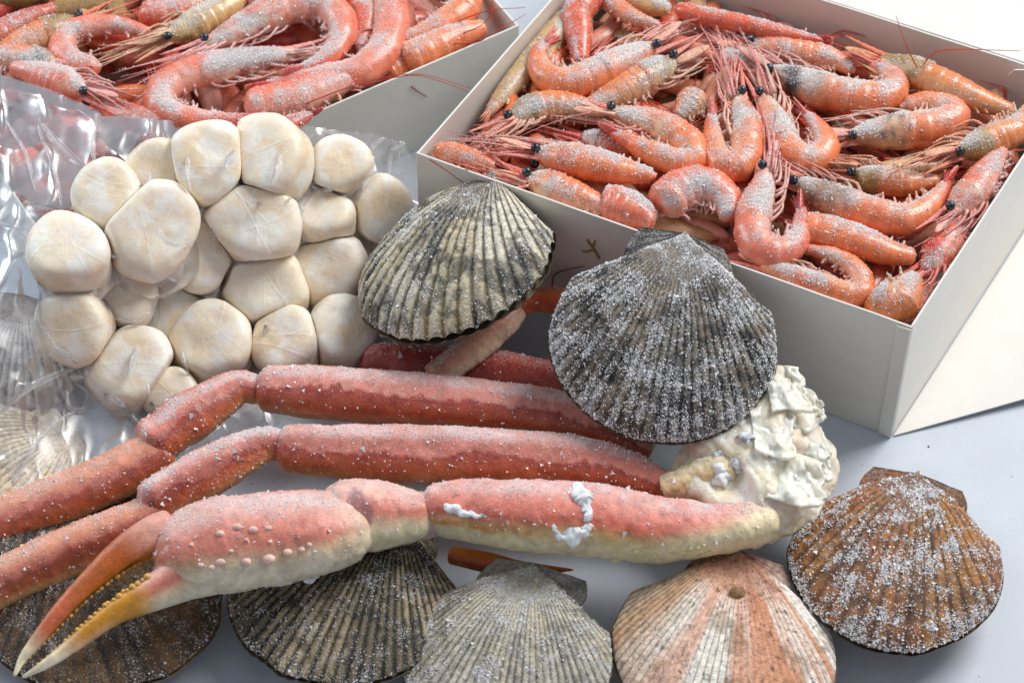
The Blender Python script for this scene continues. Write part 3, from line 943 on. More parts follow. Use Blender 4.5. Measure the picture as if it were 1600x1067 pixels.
NN = np.zeros(len(me.vertices) * 3); me.vertices.foreach_get('normal', NN)
QQ = [np.array([p.vertices[:] for p in me.polygons if len(p.vertices) == k]).reshape(-1, k) for k in (3, 4)]
QQ = [q for q in QQ if len(q)]
VV = VV.reshape(-1, 3) + np.array(tmp.location)
NN = NN.reshape(-1, 3)
tmp.evaluated_get(dg).to_mesh_clear()
bpy.data.objects.remove(tmp)
big = fbm(VV, .42, 70, 2) - .5
fib = fbm(VV @ np.array([[.9, .3, .2], [-.2, .25, .1], [.2, .3, .9]]).T * np.array([2.2, .4, 2.2]), 1, 75, 3) - .5
rid = np.abs(fbm(VV, 1.1, 74, 3) - .5)
cur = clump(VV, .9, 77, .46, .62)
VV = VV + NN * (big * .9 + fib * .34 - .06 * np.exp(-rid * 10) + cur * .05 * (fbm(VV, 2.4, 78, 2) - .35) * 2)[:, None]
C = mix(lin(244, 236, 216), lin(240, 220, 166), .5 * clump(VV, .8, 71))
C = mix(C, lin(246, 242, 232), cur * .5)
C = mix(C, lin(234, 196, 174), .45 * clump(VV, .7, 72, .55, .7))
C = mix(C, lin(186, 166, 112), .35 * np.exp(-rid * 40))
FR = np.clip((.1 + .4 * clump(VV, 1.2, 73)) * (.3 + NN[:, 2]), 0, 1)
sh = obj('shoulder', VV, QQ, M_MEAT, crab, np.concatenate([C, FR[:, None]], 1))
limb('leg_socket', [(1036, 766, 2.7), (1070, 752, 3.1), (1112, 736, 3.5), (1150, 730, 3.7)], [23, 27, 28, 24], crab, CREAM_PAL, seed=66, frost=.2, ncry=150, rough=.12, n=80)
# torn flaps of membrane on its right side
for k, (a, b_, zz) in enumerate((([(1196, 588), (1222, 572), (1250, 574)], [(1206, 640), (1240, 640), (1266, 640)], 5.3), ([(1236, 600), (1270, 610), (1284, 632)], [(1234, 664), (1266, 672), (1288, 656)], 4.7),
                                 ([(1246, 656), (1278, 664), (1294, 700)], [(1240, 724), (1270, 734), (1298, 752)], 4.2), ([(1172, 640), (1204, 632), (1234, 640)], [(1180, 700), (1212, 716), (1240, 712)], 5.0), ([(1206, 712), (1244, 708), (1284, 722)], [(1200, 776), (1244, 790), (1290, 788)], 4.4))):
    A_, B_ = catmull(np.array(a, float), 40), catmull(np.array(b_, float), 40)
    v = np.linspace(0, 1, 26)[None, :, None]
    Pp = A_[:, None] * (1 - v) + B_[:, None] * v
    zz_ = zz + .45 * (fbm(np.concatenate([Pp / 22, 0 * Pp[..., :1]], -1), 1, 80 + k, 3) - .5) * 2
    rag = (vnoise(np.stack([np.arange(26) * .35, np.arange(26) * 0, np.arange(26) * 0], 1), 1, 90 + k) - .5) * 14
    Pp = Pp + np.linspace(0, 1, 40)[:, None, None] ** 2 * rag[None, :, None] * np.array([1, .4])
    G = at(Pp[..., 0], Pp[..., 1], zz_)
    o = obj('torn_flap', G.reshape(-1, 3), gridF(40, 26), M_MEAT, sh, np.array([*lin(246, 238, 220), .15]))
    so = o.modifiers.new('thickness', 'SOLIDIFY')
    so.thickness, so.offset = .14, -1
# icy lumps on the arm and shoulder


def ice_lump(spots, G, parent, seed, n=500):
    for px, py, rp in spots:
        c = on_grid(G, px, py)
        V, F = ball(c, rp * cmpx(c), 22, 16, (1, 1, .75))
        V = V + (fbm(V, 4.5, seed, 3)[:, None] - .5) * .4 * unit(V - c)
        obj('ice_lump', V, F, M_MEAT, parent, np.array([*lin(244, 243, 242), .6]))




def ice_patch(path, hw, G, parent, seed):
    p = np.array(path, float)
    q = catmull(np.concatenate([p, np.array(hw, float)[:, None]], 1), 60)
    P = np.stack([on_grid(G, a, b_) for a, b_, _ in q])
    P = np.stack([np.convolve(np.pad(P[:, k], 3, 'edge'), np.ones(7) / 7, 'valid') for k in range(3)], 1)
    e = np.sin(np.pi * np.linspace(.03, .97, 60)) ** .35
    r = q[:, 2] * cmpx(P[0]) * e * (.95 + .2 * vnoise(np.stack([np.arange(60) * .17, np.zeros(60), np.zeros(60)], 1), 1, seed))
    T_, L_, R_ = frame(P, (0, -.3, 1))
    Gp = sweep(P, L_, R_, r * .75, r, 30)
    Np = unit(Gp - P[:, None])
    Gp = Gp + Np * ((fbm(Gp, 2.2, seed, 4) - .5) * .62)[..., None]
    V, F = capped(Gp)
    obj('ice_patch', V, F, M_MEAT, parent, np.array([*lin(252, 252, 252), .9]))


ice_patch([(896, 754), (906, 770), (914, 786), (922, 800), (914, 816)], [11, 15, 11, 7, 6], GA, arm, 1)
ice_patch([(864, 820), (874, 834), (892, 838), (910, 830), (924, 818)], [8, 11, 13, 12, 8], GA, arm, 2)
ice_patch([(690, 790), (720, 800), (760, 806)], [5, 7, 5], GA, arm, 6)
ice_lump([(662, 756, 7), (490, 912, 9), (480, 906, 6)], GP, palm, 3)
cl = VV
SHV = VV[NN[:, 2] > -.2]
ice_patch([(1128, 704), (1124, 722), (1132, 740), (1120, 758)], [9, 14, 13, 9], SHV, crab, 11)
ice_patch([(1142, 720), (1152, 728), (1148, 742)], [9, 10, 7], SHV, crab, 12)
ice_patch([(1172, 800), (1182, 822), (1176, 850)], [10, 14, 9], SHV, crab, 13)
ice_patch([(1134, 806), (1148, 804), (1156, 812)], [8, 10, 7], SHV, crab, 14)
ice_patch([(1152, 678), (1164, 682), (1170, 690)], [7, 8, 5], SHV, crab, 15)
ice_patch([(1230, 742), (1246, 752), (1258, 770)], [10, 14, 10], SHV, crab, 16)
sel = NN[:, 2] > .1
# frost grains on the shoulder
idx = RNG.choice(len(VV), 1400, p=FR ** 1.3 / np.sum(FR ** 1.3))
Gs = np.stack([VV[idx], VV[idx] + .001], 1)
q = unit(RNG.normal(size=(len(idx), 3)))
q2 = unit(np.cross(q, RNG.normal(size=(len(idx), 3))))
q3 = np.cross(q, q2)
s_ = .028 * np.exp(RNG.normal(0, .4, (len(idx), 1)))
tv = np.stack([VV[idx] + (TET[k, 0] * q + TET[k, 1] * q2 + TET[k, 2] * q3) * s_ for k in range(4)], 1)
obj('frost_crystals', tv.reshape(-1, 3), (np.arange(len(idx))[:, None, None] * 4 + np.array([[0, 1, 2], [0, 3, 1], [0, 2, 3], [1, 3, 2]])[None]).reshape(-1, 3), M_ICE, crab, smooth=False, kind='stuff')

# ------------------------------------------------------------------ prawns
PAL = dict(
    orange=dict(ab=lin(234, 112, 46), be=lin(236, 164, 126), hd=lin(230, 146, 104), ht=lin(232, 188, 146), spot=lin(214, 92, 52), tail=lin(206, 66, 50), st=lin(226, 100, 72)),
    pink=dict(ab=lin(230, 106, 68), be=lin(238, 168, 148), hd=lin(228, 150, 122), ht=lin(236, 194, 170), spot=lin(214, 84, 64), tail=lin(196, 44, 44), st=lin(220, 94, 78)),
    red=dict(ab=lin(220, 82, 38), be=lin(226, 134, 108), hd=lin(214, 100, 76), ht=lin(226, 150, 120), spot=lin(190, 50, 40), tail=lin(178, 22, 36), st=lin(206, 72, 58)),
    olive=dict(ab=lin(226, 114, 46), be=lin(214, 168, 120), hd=lin(168, 128, 66), ht=lin(206, 176, 128), spot=lin(134, 98, 44), tail=lin(206, 76, 54), st=lin(220, 116, 80)),
    grey=dict(ab=lin(232, 108, 48), be=lin(236, 170, 134), hd=lin(206, 150, 114), ht=lin(214, 182, 158), spot=lin(84, 72, 66), tail=lin(206, 66, 50), st=lin(222, 104, 80)),
    deep=dict(ab=lin(206, 74, 54), be=lin(214, 120, 92), hd=lin(196, 100, 70), ht=lin(214, 150, 112), spot=lin(160, 50, 40), tail=lin(166, 14, 34), st=lin(200, 66, 50)),
    straw=dict(ab=lin(214, 168, 112), be=lin(220, 188, 132), hd=lin(206, 172, 112), ht=lin(224, 202, 150), spot=lin(150, 118, 60), tail=lin(214, 120, 80), st=lin(222, 150, 100)))


def keep_in(P, planes, zrim, gap=.18):
    P = P.copy()
    for p, n in planes:
        d = (P[..., :2] - p) @ n
        bad = (d < gap) & (P[..., 2] < zrim + .05)
        P[..., :2] += np.where(bad, gap - d, 0)[..., None] * n
    return P


NSH = 0


def shrimp(label, pts, w, z=6.3, sty='orange', box='R', head=1, tail=1, d=0, roll=0., frost=.6, al=3.2, na=14, eye=1, ncry=1500, dark=0., group='prawns in the right box', fan=.32, stray=()):
    global NSH
    NSH += 1
    seed = 100 + NSH * 7
    rs = np.random.default_rng(seed)
    pal = PAL[sty]
    planes, zr = (RB_PLANES, HB) if box == 'R' else (LB_PLANES, HL)
    if box == 'L':
        group = 'prawns in the left box'
    P3 = np.stack([at(p[0], p[1], z + (p[2] if len(p) > 2 else 0)) for p in pts])
    wc = w * (1.10 if box == 'R' else 1.28) * cmpx(P3.mean(0))
    cv = keep_in(catmull(P3, None), planes, zr + .2, wc * 1.12 + .12)
    seg = [0.0] if not head else [.37]
    k_end = .90 if tail else .97
    a0 = seg[0]
    fr = np.array([.155, .165, .165, .16, .155, .2])
    seg = a0 + (k_end - a0) * np.concatenate([[0], np.cumsum(fr) / fr.sum()])
    us, mul, edge = [], [], []
    if head:
        h = np.linspace(0, 1, 22)
        us += list(a0 * h * .997); mul += list(1.0 + .05 * ss(.5, 1, h)); edge += list(ss(.93, 1, h))
    for k in range(6):
        f = np.array([0, .1, .3, .55, .78, .92, 1.0])
        us += list(seg[k] + (seg[k + 1] - seg[k]) * f * .995 + .0006)
        mul += list(np.array([.975, .98, .99, 1.0, 1.012, 1.02, 1.012]))
        edge += list(np.array([0, 0, 0, 0, .15, .8, 1.0]))
    us += list(np.linspace(k_end + .004, 1, 5)); mul += [1] * 5; edge += [0] * 5
    us, mul, edge = np.array(us), np.array(mul), np.array(edge)
    if head:
        prof = np.interp(us, [0, .015, .05, .12, .2, .3, .38, .5, .62, .72, .82, k_end, .96, 1], [.16, .30, .46, .70, .88, .98, 1, .99, .9, .77, .6, .44, .3, .12])
    else:
        prof = np.interp(us, [0, .01, .03, .08, .16, .3, .45, .6, .75, .85, k_end, 1], [.25, .5, .72, .9, .98, 1, .97, .88, .74, .6, .46, .14])
    P = resample(cv, us)
    P = np.stack([np.convolve(np.pad(P[:, k], 2, 'edge'), np.ones(5) / 5, 'valid') for k in range(3)], 1)
    T = unit(np.gradient(resample(cv, np.linspace(0, 1, 120)), axis=0))
    T = np.stack([np.interp(us, np.linspace(0, 1, 120), T[:, k]) for k in range(3)], 1)
    T = unit(T)
    lat = unit(np.array([0, -.25, 1.]) - (T @ np.array([0, -.25, 1.]))[:, None] * T)
    rgt = np.cross(T, lat)
    cr = np.cross(T[:-1, :2], T[1:, :2])
    turn = cr.sum()
    sg = d if d else (1 if turn > 0 else -1)
    dor = rgt * sg
    if roll:
        dor, lat = dor * math.cos(roll) + lat * math.sin(roll), lat * math.cos(roll) - dor * math.sin(roll)
    m = 22
    ph = np.linspace(0, 2 * np.pi, m, endpoint=False)
    c, s = np.cos(ph), np.sin(ph)
    rd = wc * prof * mul
    rad_d = np.where(c > 0, 1.0, .86)[None] * rd[:, None]
    if head:
        rad_d = np.where(c[None] > 0, rad_d * (1 + .08 * np.exp(-((us[:, None] - .22) / .1) ** 2)), rad_d)
    G = P[:, None] + (c[None] * rad_d)[..., None] * dor[:, None] + (s[None] * rd[:, None] * .84)[..., None] * lat[:, None]
    N = unit(c[None, :, None] * dor[:, None] + s[None, :, None] * lat[:, None])
    G = G + N * ((fbm(G, 1.6, seed, 3) - .5) * .07 * np.minimum(1, prof * 1.2)[:, None])[..., None]
    # colour
    U = np.broadcast_to(us[:, None], G.shape[:2])
    cd = np.broadcast_to(c[None], G.shape[:2])
    isH = (U < a0) * 1.0
    n1, n2 = fbm(G, 1.2, seed + 1, 3), fbm(G, 2.6, seed + 2, 3)
    C = mix(pal['ab'], pal['be'], ss(.0, -.8, cd) * .85)
    C = mix(C, pal['be'], .22 + 0 * cd)
    C = mix(C, C * np.array([1.03, 1.35, 1.45]), ss(.5, .62, n1) * .35)
    C = mix(C, mix(pal['be'], np.array([.9, .62, .5]), .4 + 0 * cd), .18 * np.broadcast_to(edge[:, None], cd.shape) * (1 - isH))
    Hc = mix(pal['hd'], pal['ht'], ss(.3, -.5, cd + .5 * (n1 - .5)))
    Hc = mix(Hc, pal['spot'], .75 * ss(.5, .6, n2) * ss(.04, .16, U))
    Hc = mix(Hc, pal['ab'], ss(.27, .37, U) * .55)
    if dark:
        Hc = mix(Hc, lin(40, 40, 46), dark * ss(.42, .55, n1 + .2 * (.5 - np.abs(cd))) * ss(.05, .12, U) * ss(.34, .24, U))
    C = mix(C, Hc, isH)
    C = mix(C, pal['tail'], ss(.80, .93, U) * .55 * tail)
    up = np.clip(N[..., 2], -1, 1)
    FR = np.clip(frost * .8 * (.08 + .9 * ss(.3, .98, up)) * (.3 + .8 * clump(G, 1.1, seed + 3, .38, .66)), 0, 1)
    FR = np.clip(FR * (1.25 - 1.0 * ss(-.1, .75, cd) * (1 - .45 * isH)) * (1 + .35 * isH), 0, 1)
    V, F = capped(G)
    root = thing('prawn', label, 'prawn', (P3[:, 0].mean(), P3[:, 1].mean(), P3[:, 2].min() - wc * .7), group)
    CA = np.concatenate([C, FR[..., None]], -1)
    obj('body', V, F, M_SHRIMP, root, capC(CA, m))
    parts = [crystals(G, N, FR ** 1.4 + .004, int(ncry * (.6 + 1.3 * frost)), .021)]
    strands = []

    def st(Pts, r0, r1, col, fl=1.0, m_=4):
        Pk = keep_in(np.asarray(Pts), planes, zr)
        V_, F_ = strand(Pk, r0, r1, m_, fl)
        j = rs.uniform(.85, 1.15)
        strands.append((V_, F_, np.array([*(np.clip(col * j, 0, 1)), min(1., frost * .75)])))
        if frost > .3:
            k = len(Pk)
            for q in range(2):
                GG = Pk[:, None] + np.zeros((1, 2, 1)) + np.array([[[0, 0, .0], [0.03, 0.02, 0.02]]]) + np.array([0, 0, r0 * .7])
                parts.append(crystals(GG, np.broadcast_to(np.array([0, 0, 1.]), GG.shape), np.ones(GG.shape[:2]) * np.linspace(1, .3, k)[:, None], int(14 * frost), .024, wrap=False))
                break
    if head:
        F0 = -T[0]
        D0, L0 = dor[0], lat[0]
        i1 = int(.5 * (us < a0).sum())
        # rostrum: a thin toothed blade continuing the back of the head
        base = P[3] + D0 * rd[3] * .75
        k = np.linspace(0, 1, 16)[:, None]
        rl = wc * 2.7
        Rp = base - F0 * wc * .5 + F0 * (rl + wc * .5) * k + D0 * .22 * wc * (k ** 2)
        Rp = keep_in(Rp, planes, zr)
        Tt, Lt, Rt = frame(Rp, L0)
        hh = wc * .17 * (1 - k[:, 0]) ** .7 + .015
        hh = hh * (1 + .25 * (np.arange(16) % 2))
        Vr, Fr = capped(sweep(Rp, Lt, Rt, hh * .35, hh, 8))
        obj('rostrum', Vr, Fr, M_STRAND, root, np.array([*pal['st'], frost * .6]))
        # antennal scales: two leaf blades
        for q in (-1, 1):
            k = np.linspace(0, 1, 14)[:, None]
            Bp = P[1] - D0 * rd[3] * .3 + L0 * q * .2 * wc + unit(F0 - .12 * D0 + .08 * q * L0) * wc * 2.0 * k
            Bp = keep_in(Bp, planes, zr)
            Tt, Lt, Rt = frame(Bp, L0)
            hh = wc * .27 * np.sin(np.pi * np.clip(k[:, 0] * .9 + .1, 0, 1)) ** .6 + .012
            Vr, Fr = capped(sweep(Bp, Lt, Rt, hh * .22, hh, 8))
            obj('antennal_scale', Vr, Fr, M_STRAND, root, np.array([*mix(pal['st'], pal['ht'], np.array(.45)), frost * .6]))
        # antennae and jaw legs: bundles of red threads running forward
        for q in range(na):
            o_ = -D0 * rd[6] * rs.uniform(-.1, .9) + L0 * wc * rs.uniform(-.35, .5)
            dirv = unit(F0 + D0 * rs.normal(-.06, .13) + L0 * rs.normal(.0, .06))
            ln = al * rs.uniform(.45, 1.25)
            k = np.linspace(0, 1, 9)[:, None]
            bend = D0 * rs.normal(0, .16) + L0 * rs.normal(0, .05)
            Pq = P[3] + o_ + dirv * ln * k + bend * ln * k ** 2
            thick = rs.uniform(.04, .07) if q % 3 else rs.uniform(.09, .13)
            st(Pq, thick, .012, pal['st'] if rs.random() < .75 else mix(pal['ht'], pal['st'], np.array(.4)), 1.0)
        # walking legs folded under the head
        for q in range(7):
            i0 = int(np.interp(q, [0, 6], [5, 20]))
            b0 = P[i0] - dor[i0] * rd[i0] * .80 + lat[i0] * wc * rs.uniform(-.2, .45)
            kn = b0 - dor[i0] * wc * rs.uniform(.15, .5) - T[i0] * wc * rs.uniform(.4, 1.1)
            tp = kn - T[i0] * wc * rs.uniform(.8, 1.7) + dor[i0] * wc * rs.uniform(-.2, .3)
            st(catmull(np.stack([b0, kn, tp]), 9), .085, .03, mix(pal['st'], pal['ht'], np.array(rs.uniform(.1, .7))))
        if eye:
            for q in (1, -1):
                ec = P[2] + D0 * rd[3] * .42 + L0 * q * (rd[3] * .84 + .06) + F0 * .10
                if q < 0 and abs(roll) < .5:
                    ec = ec + D0 * .1
                ev = obj('eye', *ball(ec, .215, 16, 12), M_EYE, root)
                k = np.linspace(0, 1, 5)[:, None]
                st((P[3] + L0 * q * .2 * wc) * (1 - k) + ec * k, .1, .12, pal['hd'])
    # swimmerets under the abdomen
    for q in range(7):
        ia = int(np.interp(q, [0, 6], [np.argmax(us > a0) + 3, np.argmax(us > .8)]))
        b0 = P[ia] - dor[ia] * rd[ia] * .78
        for t_ in range(2):
            tp = b0 - dor[ia] * wc * rs.uniform(.15, .5) + T[ia] * wc * rs.uniform(-.1, .5) + lat[ia] * wc * (.3 if t_ else -.2)
            st(catmull(np.stack([b0 + lat[ia] * wc * (.2 if t_ else -.2), .5 * (b0 + tp) + T[ia] * .05, tp]), 6), .10, .05, mix(pal['be'], pal['st'], np.array(rs.uniform(.0, .5))), .5)
    for sp in stray:                                                  # single long feelers through given points
        Pq = catmull(np.stack([at(x, y, zz) for x, y, zz in sp]), 26)
        V_, F_ = strand(Pq, .035, .014, 5)
        obj('antenna', V_, F_, M_STRAND, root, np.array([*lin(190, 58, 36), .05]))
    if strands:
        V_, F_, C_ = join(strands)
        obj('legs_and_feelers', V_, F_, M_STRAND, root, C_, kind='stuff')
    if tail:
        E, Tn, Dn, Ln = P[-5], T[-3], dor[-3], lat[-3]
        for q, an in enumerate((-fan, fan, -fan * .5, fan * .5, 0)):
            dirv = unit(Tn + math.tan(an) * Ln * .8 + Dn * (math.tan(an) * .45))
            ln = wc * (1.55 if q < 4 else 1.35)
            k = np.linspace(0, 1, 12)[:, None]
            Bp = keep_in(E + dirv * ln * k - Dn * .1 * k ** 2, planes, zr)
            Tt, Lt, Rt = frame(Bp, unit(Dn + Ln * .4))
            hh = wc * (.30 if q < 4 else .2) * np.sin(np.pi * np.clip(k[:, 0] * .72 + .2, 0, 1)) ** .7 + .01
            Vr, Fr = capped(sweep(Bp, Lt, Rt, hh * .3, hh, 10))
            cc = mix(pal['tail'], lin(226, 170, 110), ss(.85, 1, k[:, 0]) * .7)
            cc = np.repeat(cc[:, None], 10, 1)
            obj('tail_blade', Vr, Fr, M_SHRIMP, root, capC(np.concatenate([cc, np.full(cc.shape[:2] + (1,), frost * .45)], -1), 10))
    Vc = np.concatenate([p_[0] for p_ in parts])
    Fc, n0 = [], 0
    for v_, f_ in parts:
        Fc.append(f_ + n0); n0 += len(v_)
    obj('frost_crystals', Vc, np.concatenate(Fc), M_ICE, root, smooth=False, kind='stuff')
    return root


def pile(label, name, poly, z0, z1, n, seed, pal, planes, zr):
    """the prawns below the top layer, too buried to tell apart"""
    rs = np.random.default_rng(seed)
    a, b_, c_, d_ = poly
    parts = []
    for k in range(n):
        u, v = rs.uniform(.06, .94, 2)
        p = (a * (1 - u) + b_ * u) * (1 - v) + (d_ * (1 - u) + c_ * u) * v
        an = rs.uniform(0, 6.28)
        dv = np.array([math.cos(an), math.sin(an)])
        nv = np.array([-dv[1], dv[0]]) * rs.uniform(-1, 1)
        t = np.linspace(-1, 1, 14)[:, None]
        xy = p + dv * t * 2.6 + nv * (t ** 2) * 1.4
        Pk = np.concatenate([xy, np.full((14, 1), rs.uniform(z0, z1)) + .2 * t], 1)
        Pk = keep_in(Pk, planes, zr, .7)
        r = .62 * np.interp(t[:, 0], [-1, -.9, -.4, .3, .8, 1], [.2, .5, 1, .9, .5, .15])
        T_, L_, R_ = frame(Pk, (0, .1, 1))
        V_, F_ = capped(sweep(Pk, L_, R_, r * .9, r, 10))
        parts.append((V_, F_, np.array([*(PAL[pal[k % len(pal)]][('ab', 'hd', 'be')[k % 3]] * rs.uniform(.7, 1.05)), .2])))
        for q in range(4):
            st_ = Pk[-1] + np.array([rs.normal(0, .2), rs.normal(0, .2), 0]) + np.array([*dv, .0]) * np.linspace(-1, 2.2, 8)[:, None] + np.array([*nv, .05]) * rs.normal(0, .4) * np.linspace(0, 1, 8)[:, None] ** 2
            V_, F_ = strand(keep_in(st_, planes, zr), .05, .015, 4)
            parts.append((V_, F_, np.array([*PAL['red']['st'], .1])))
    V_, F_, C_ = join(parts)
    o = obj(name, V_, F_, M_SHRIMP, None, C_, kind='stuff')
    o['label'], o['category'] = label, 'prawns'
    return o


pile('heap of prawns buried below the top layer in the right box', 'prawn_heap', (bA, bB, bC, bD), 3.6, 6.0, 190, 5, ('orange', 'red', 'olive', 'pink'), RB_PLANES, HB)
pile('heap of dark red prawns buried below the top layer in the left box', 'prawn_heap', (lF, lR, lK, lL), 1.8, 4.1, 170, 6, ('red', 'deep', 'pink', 'olive'), LB_PLANES, HL)

S = shrimp
# right box ------------------------------------------------------------------
S('straw yellow prawn standing along the left wall of the right box', [(873, 5), (835, 50), (800, 95), (770, 135), (738, 178)], 21, 6.3, 'straw', d=1, head=0, frost=.75, ncry=2000)
S('red frosted prawn hanging head down at the top edge of the right box', [(884, -30), (892, 10), (902, 45), (908, 100)], 27, 6.6, 'red', d=-1, head=0, tail=0, frost=.7, roll=.9)
S('orange prawn arched at the very top of the right box above the yellow one', [(925, -25), (958, 8), (992, 30), (1032, 42)], 17, 6.6, 'orange', d=-1, head=0, tail=0, frost=.35)
S('yellowish prawn cut by the frame at the top of the right box', [(975, -12), (1010, 6), (1048, 16)], 20, 6.2, 'straw', head=0, tail=0, d=1, frost=.5)
S('long red orange prawn lying along the back wall of the right box', [(1052, 10), (1090, 24), (1140, 33), (1190, 44), (1240, 56), (1296, 66)], 16, 6.9, 'red', d=1, head=0, frost=.45, roll=.5)
S('prawn with black eye and curled up red tail at top left of the right box', [(1026, 70), (985, 90), (925, 118), (880, 130), (848, 112), (842, 80), (856, 62)], 28, 6.9, 'orange', frost=.8, ncry=2600, na=10, al=2.4, d=0)
S('olive headed prawn with a pale frosted side below the curled tail prawn', [(1056, 96), (1022, 116), (975, 142), (930, 165), (905, 175)], 29, 6.5, 'olive', d=1, tail=0, frost=.8, ncry=2400, dark=.25, na=8, al=2)
S('prawn with red tail doubled back under its head, left half of the right box', [(946, 176), (985, 184), (1030, 200), (1068, 220), (1086, 244), (1062, 254), (1010, 234), (968, 212), (948, 202)], 26, 6.9, 'orange', frost=.7, ncry=2400, al=3.4)
S('plump blunt ended orange prawn pointing left, one row behind the front wall', [(834, 240), (872, 246), (915, 254), (960, 264), (1000, 272), (1026, 276)], 29, 7.0, 'orange', d=1, tail=0, frost=.8, ncry=2400, al=3.6, roll=.5)
S('tan prawn with long feelers reaching to the left wall of the right box', [(793, 192), (830, 174), (870, 166), (915, 172), (950, 186)], 25, 6.6, 'olive', d=-1, tail=0, frost=.7, al=3.4, na=18)
S('front row prawn with frosted eye near the left corner of the right box', [(820, 280), (855, 292), (895, 312), (930, 334), (950, 350)], 27, 6.8, 'orange', d=-1, tail=0, frost=.55, al=3.6, na=18)
S('bare orange prawn back tucked into the left front corner of the right box', [(664, 238), (695, 238), (735, 248), (775, 262)], 17, 6.75, 'orange', d=-1, head=0, tail=0, frost=.1)
S('prawn behind the row with only its head in view, left half of right box', [(905, 215), (940, 226), (985, 235)], 20, 6.1, 'red', d=-1, tail=0, frost=.4, na=16, al=3.5, eye=0)
S('frosted prawn behind the black headed one under the back wall of the right box', [(1168, 72), (1205, 78), (1250, 84), (1300, 94), (1338, 112)], 24, 6.4, 'orange', d=-1, tail=0, frost=.75, na=10, al=2.5)
S('prawn with black patched head and curled tail below the back wall', [(1198, 108), (1235, 122), (1285, 140), (1340, 152), (1386, 150), (1398, 126), (1370, 104), (1345, 96)], 29, 6.7, 'grey', frost=.85, ncry=2600, dark=.9, al=2.6)
S('orange prawn with brown belly pressed to the back wall near the right of the box', [(1372, 92), (1420, 112), (1470, 134), (1520, 154), (1572, 172), (1588, 178)], 27, 6.7, 'olive', d=-1, tail=0, frost=.2, eye=0, na=8, al=2.4, stray=([(1440, 112, 7), (1430, 100, 7.6), (1412, 60, 8.6), (1400, 25, 9.4)], [(1440, 112, 7), (1450, 92, 7.8), (1480, 78, 8.2), (1595, 80, 8.3)]))
S('grey headed prawn bent round to an orange end right of the folded one', [(1322, 215), (1365, 208), (1415, 202), (1465, 196), (1490, 178), (1450, 160), (1405, 168)], 29, 6.6, 'grey', frost=.65, ncry=2200, d=0, eye=1, na=8, al=2, tail=0)
S('olive glassy prawn with long spikes at the right wall of the box', [(1492, 240), (1520, 230), (1560, 214), (1610, 196), (1650, 180)], 26, 7.3, 'olive', d=1, tail=0, frost=.5, al=4.0, na=12)
S('half hidden prawn under the spikes of the olive glassy one', [(1330, 270), (1370, 280), (1420, 286), (1470, 282)], 23, 6.6, 'olive', d=1, tail=0, frost=.4, al=3.4, na=10)
S('pink spiked prawn slanting up along the right wall of the box', [(1484, 334), (1515, 308), (1555, 280), (1610, 248)], 26, 7.2, 'pink', d=-1, tail=0, frost=.7, al=2.6, na=8)
S('teardrop shaped prawn head up with its tail folded along its left side', [(1152, 146), (1160, 180), (1166, 215), (1162, 248), (1142, 262), (1120, 244), (1114, 208), (1112, 172)], 26, 7.0, 'orange', frost=.8, ncry=2600, al=4.0, na=20)
S('prawn folded in half pointing up right of the teardrop shaped one', [(1190, 146), (1205, 180), (1222, 216), (1242, 246), (1272, 250), (1290, 228), (1276, 198), (1250, 172)], 27, 6.8, 'orange', frost=.8, ncry=2600, al=4.0, na=20)
S('upright prawn with pale face threads and a red tail turned up at its right', [(1196, 262), (1192, 298), (1180, 338), (1180, 376), (1212, 396), (1244, 376), (1252, 340), (1250, 318)], 28, 7.2, 'pink', frost=.8, ncry=2600, al=4.2, na=20)
S('long orange prawn with a dark brown shoulder and a red tail pointing up right', [(1236, 282), (1280, 300), (1330, 322), (1380, 338), (1425, 340), (1460, 312), (1484, 278)], 28, 6.9, 'grey', frost=.55, ncry=2200, dark=.4, eye=1, na=8, al=1.8)
S('thick orange prawn back under the red tailed prawn near the front right of the box', [(1246, 356), (1285, 362), (1340, 378), (1395, 396), (1432, 402)], 31, 6.9, 'orange', d=1, head=0, tail=0, frost=.65, ncry=2200, roll=.6)
S('hook shaped prawn at the front wall of the right box beside the big grey scallop', [(1178, 424), (1220, 434), (1270, 450), (1318, 472), (1344, 460), (1340, 426), (1306, 402), (1262, 390), (1235, 382)], 21, 7.0, 'orange', frost=.65, ncry=2200, eye=0, na=6, al=1.2, fan=.2)
S('brown faced prawn curled in the right front corner of the box', [(1362, 462), (1392, 480), (1430, 478), (1456, 452), (1440, 436)], 33, 6.9, 'olive', frost=.65, head=0, tail=0, ncry=2200)
S('red prawn squeezed against the right wall below the pink spiked one', [(1438, 424), (1472, 402), (1510, 372), (1545, 340)], 25, 6.6, 'red', d=-1, tail=0, frost=.4, eye=0, na=8, al=1.6)
S('deep orange prawn at the bottom of the right front corner under the brown faced one', [(1400, 494), (1440, 478), (1480, 440)], 20, 6.1, 'red', d=-1, head=0, tail=0, frost=.1)
S('rounded pink prawn back at the front wall left of the big grey scallop', [(938, 318), (966, 322), (1000, 334), (1022, 350)], 34, 6.7, 'pink', d=1, head=0, tail=0, frost=.7, ncry=2000, roll=.7)
S('humped pink prawn back directly above the hinge of the big grey scallop', [(1034, 326), (1060, 302), (1098, 292), (1130, 308), (1140, 342)], 34, 6.8, 'pink', d=0, head=0, tail=0, frost=.85, ncry=2600)
S('small olive prawn head peeping out between two orange ones', [(1092, 150), (1078, 166), (1060, 184)], 24, 6.3, 'olive', d=1, head=0, tail=0, frost=.6)
S('red feelered prawn deep behind the upright one in the right box', [(1130, 80), (1150, 100), (1190, 118)], 20, 6.3, 'red', d=1, tail=0, frost=.7, na=24, al=3.2, eye=0)

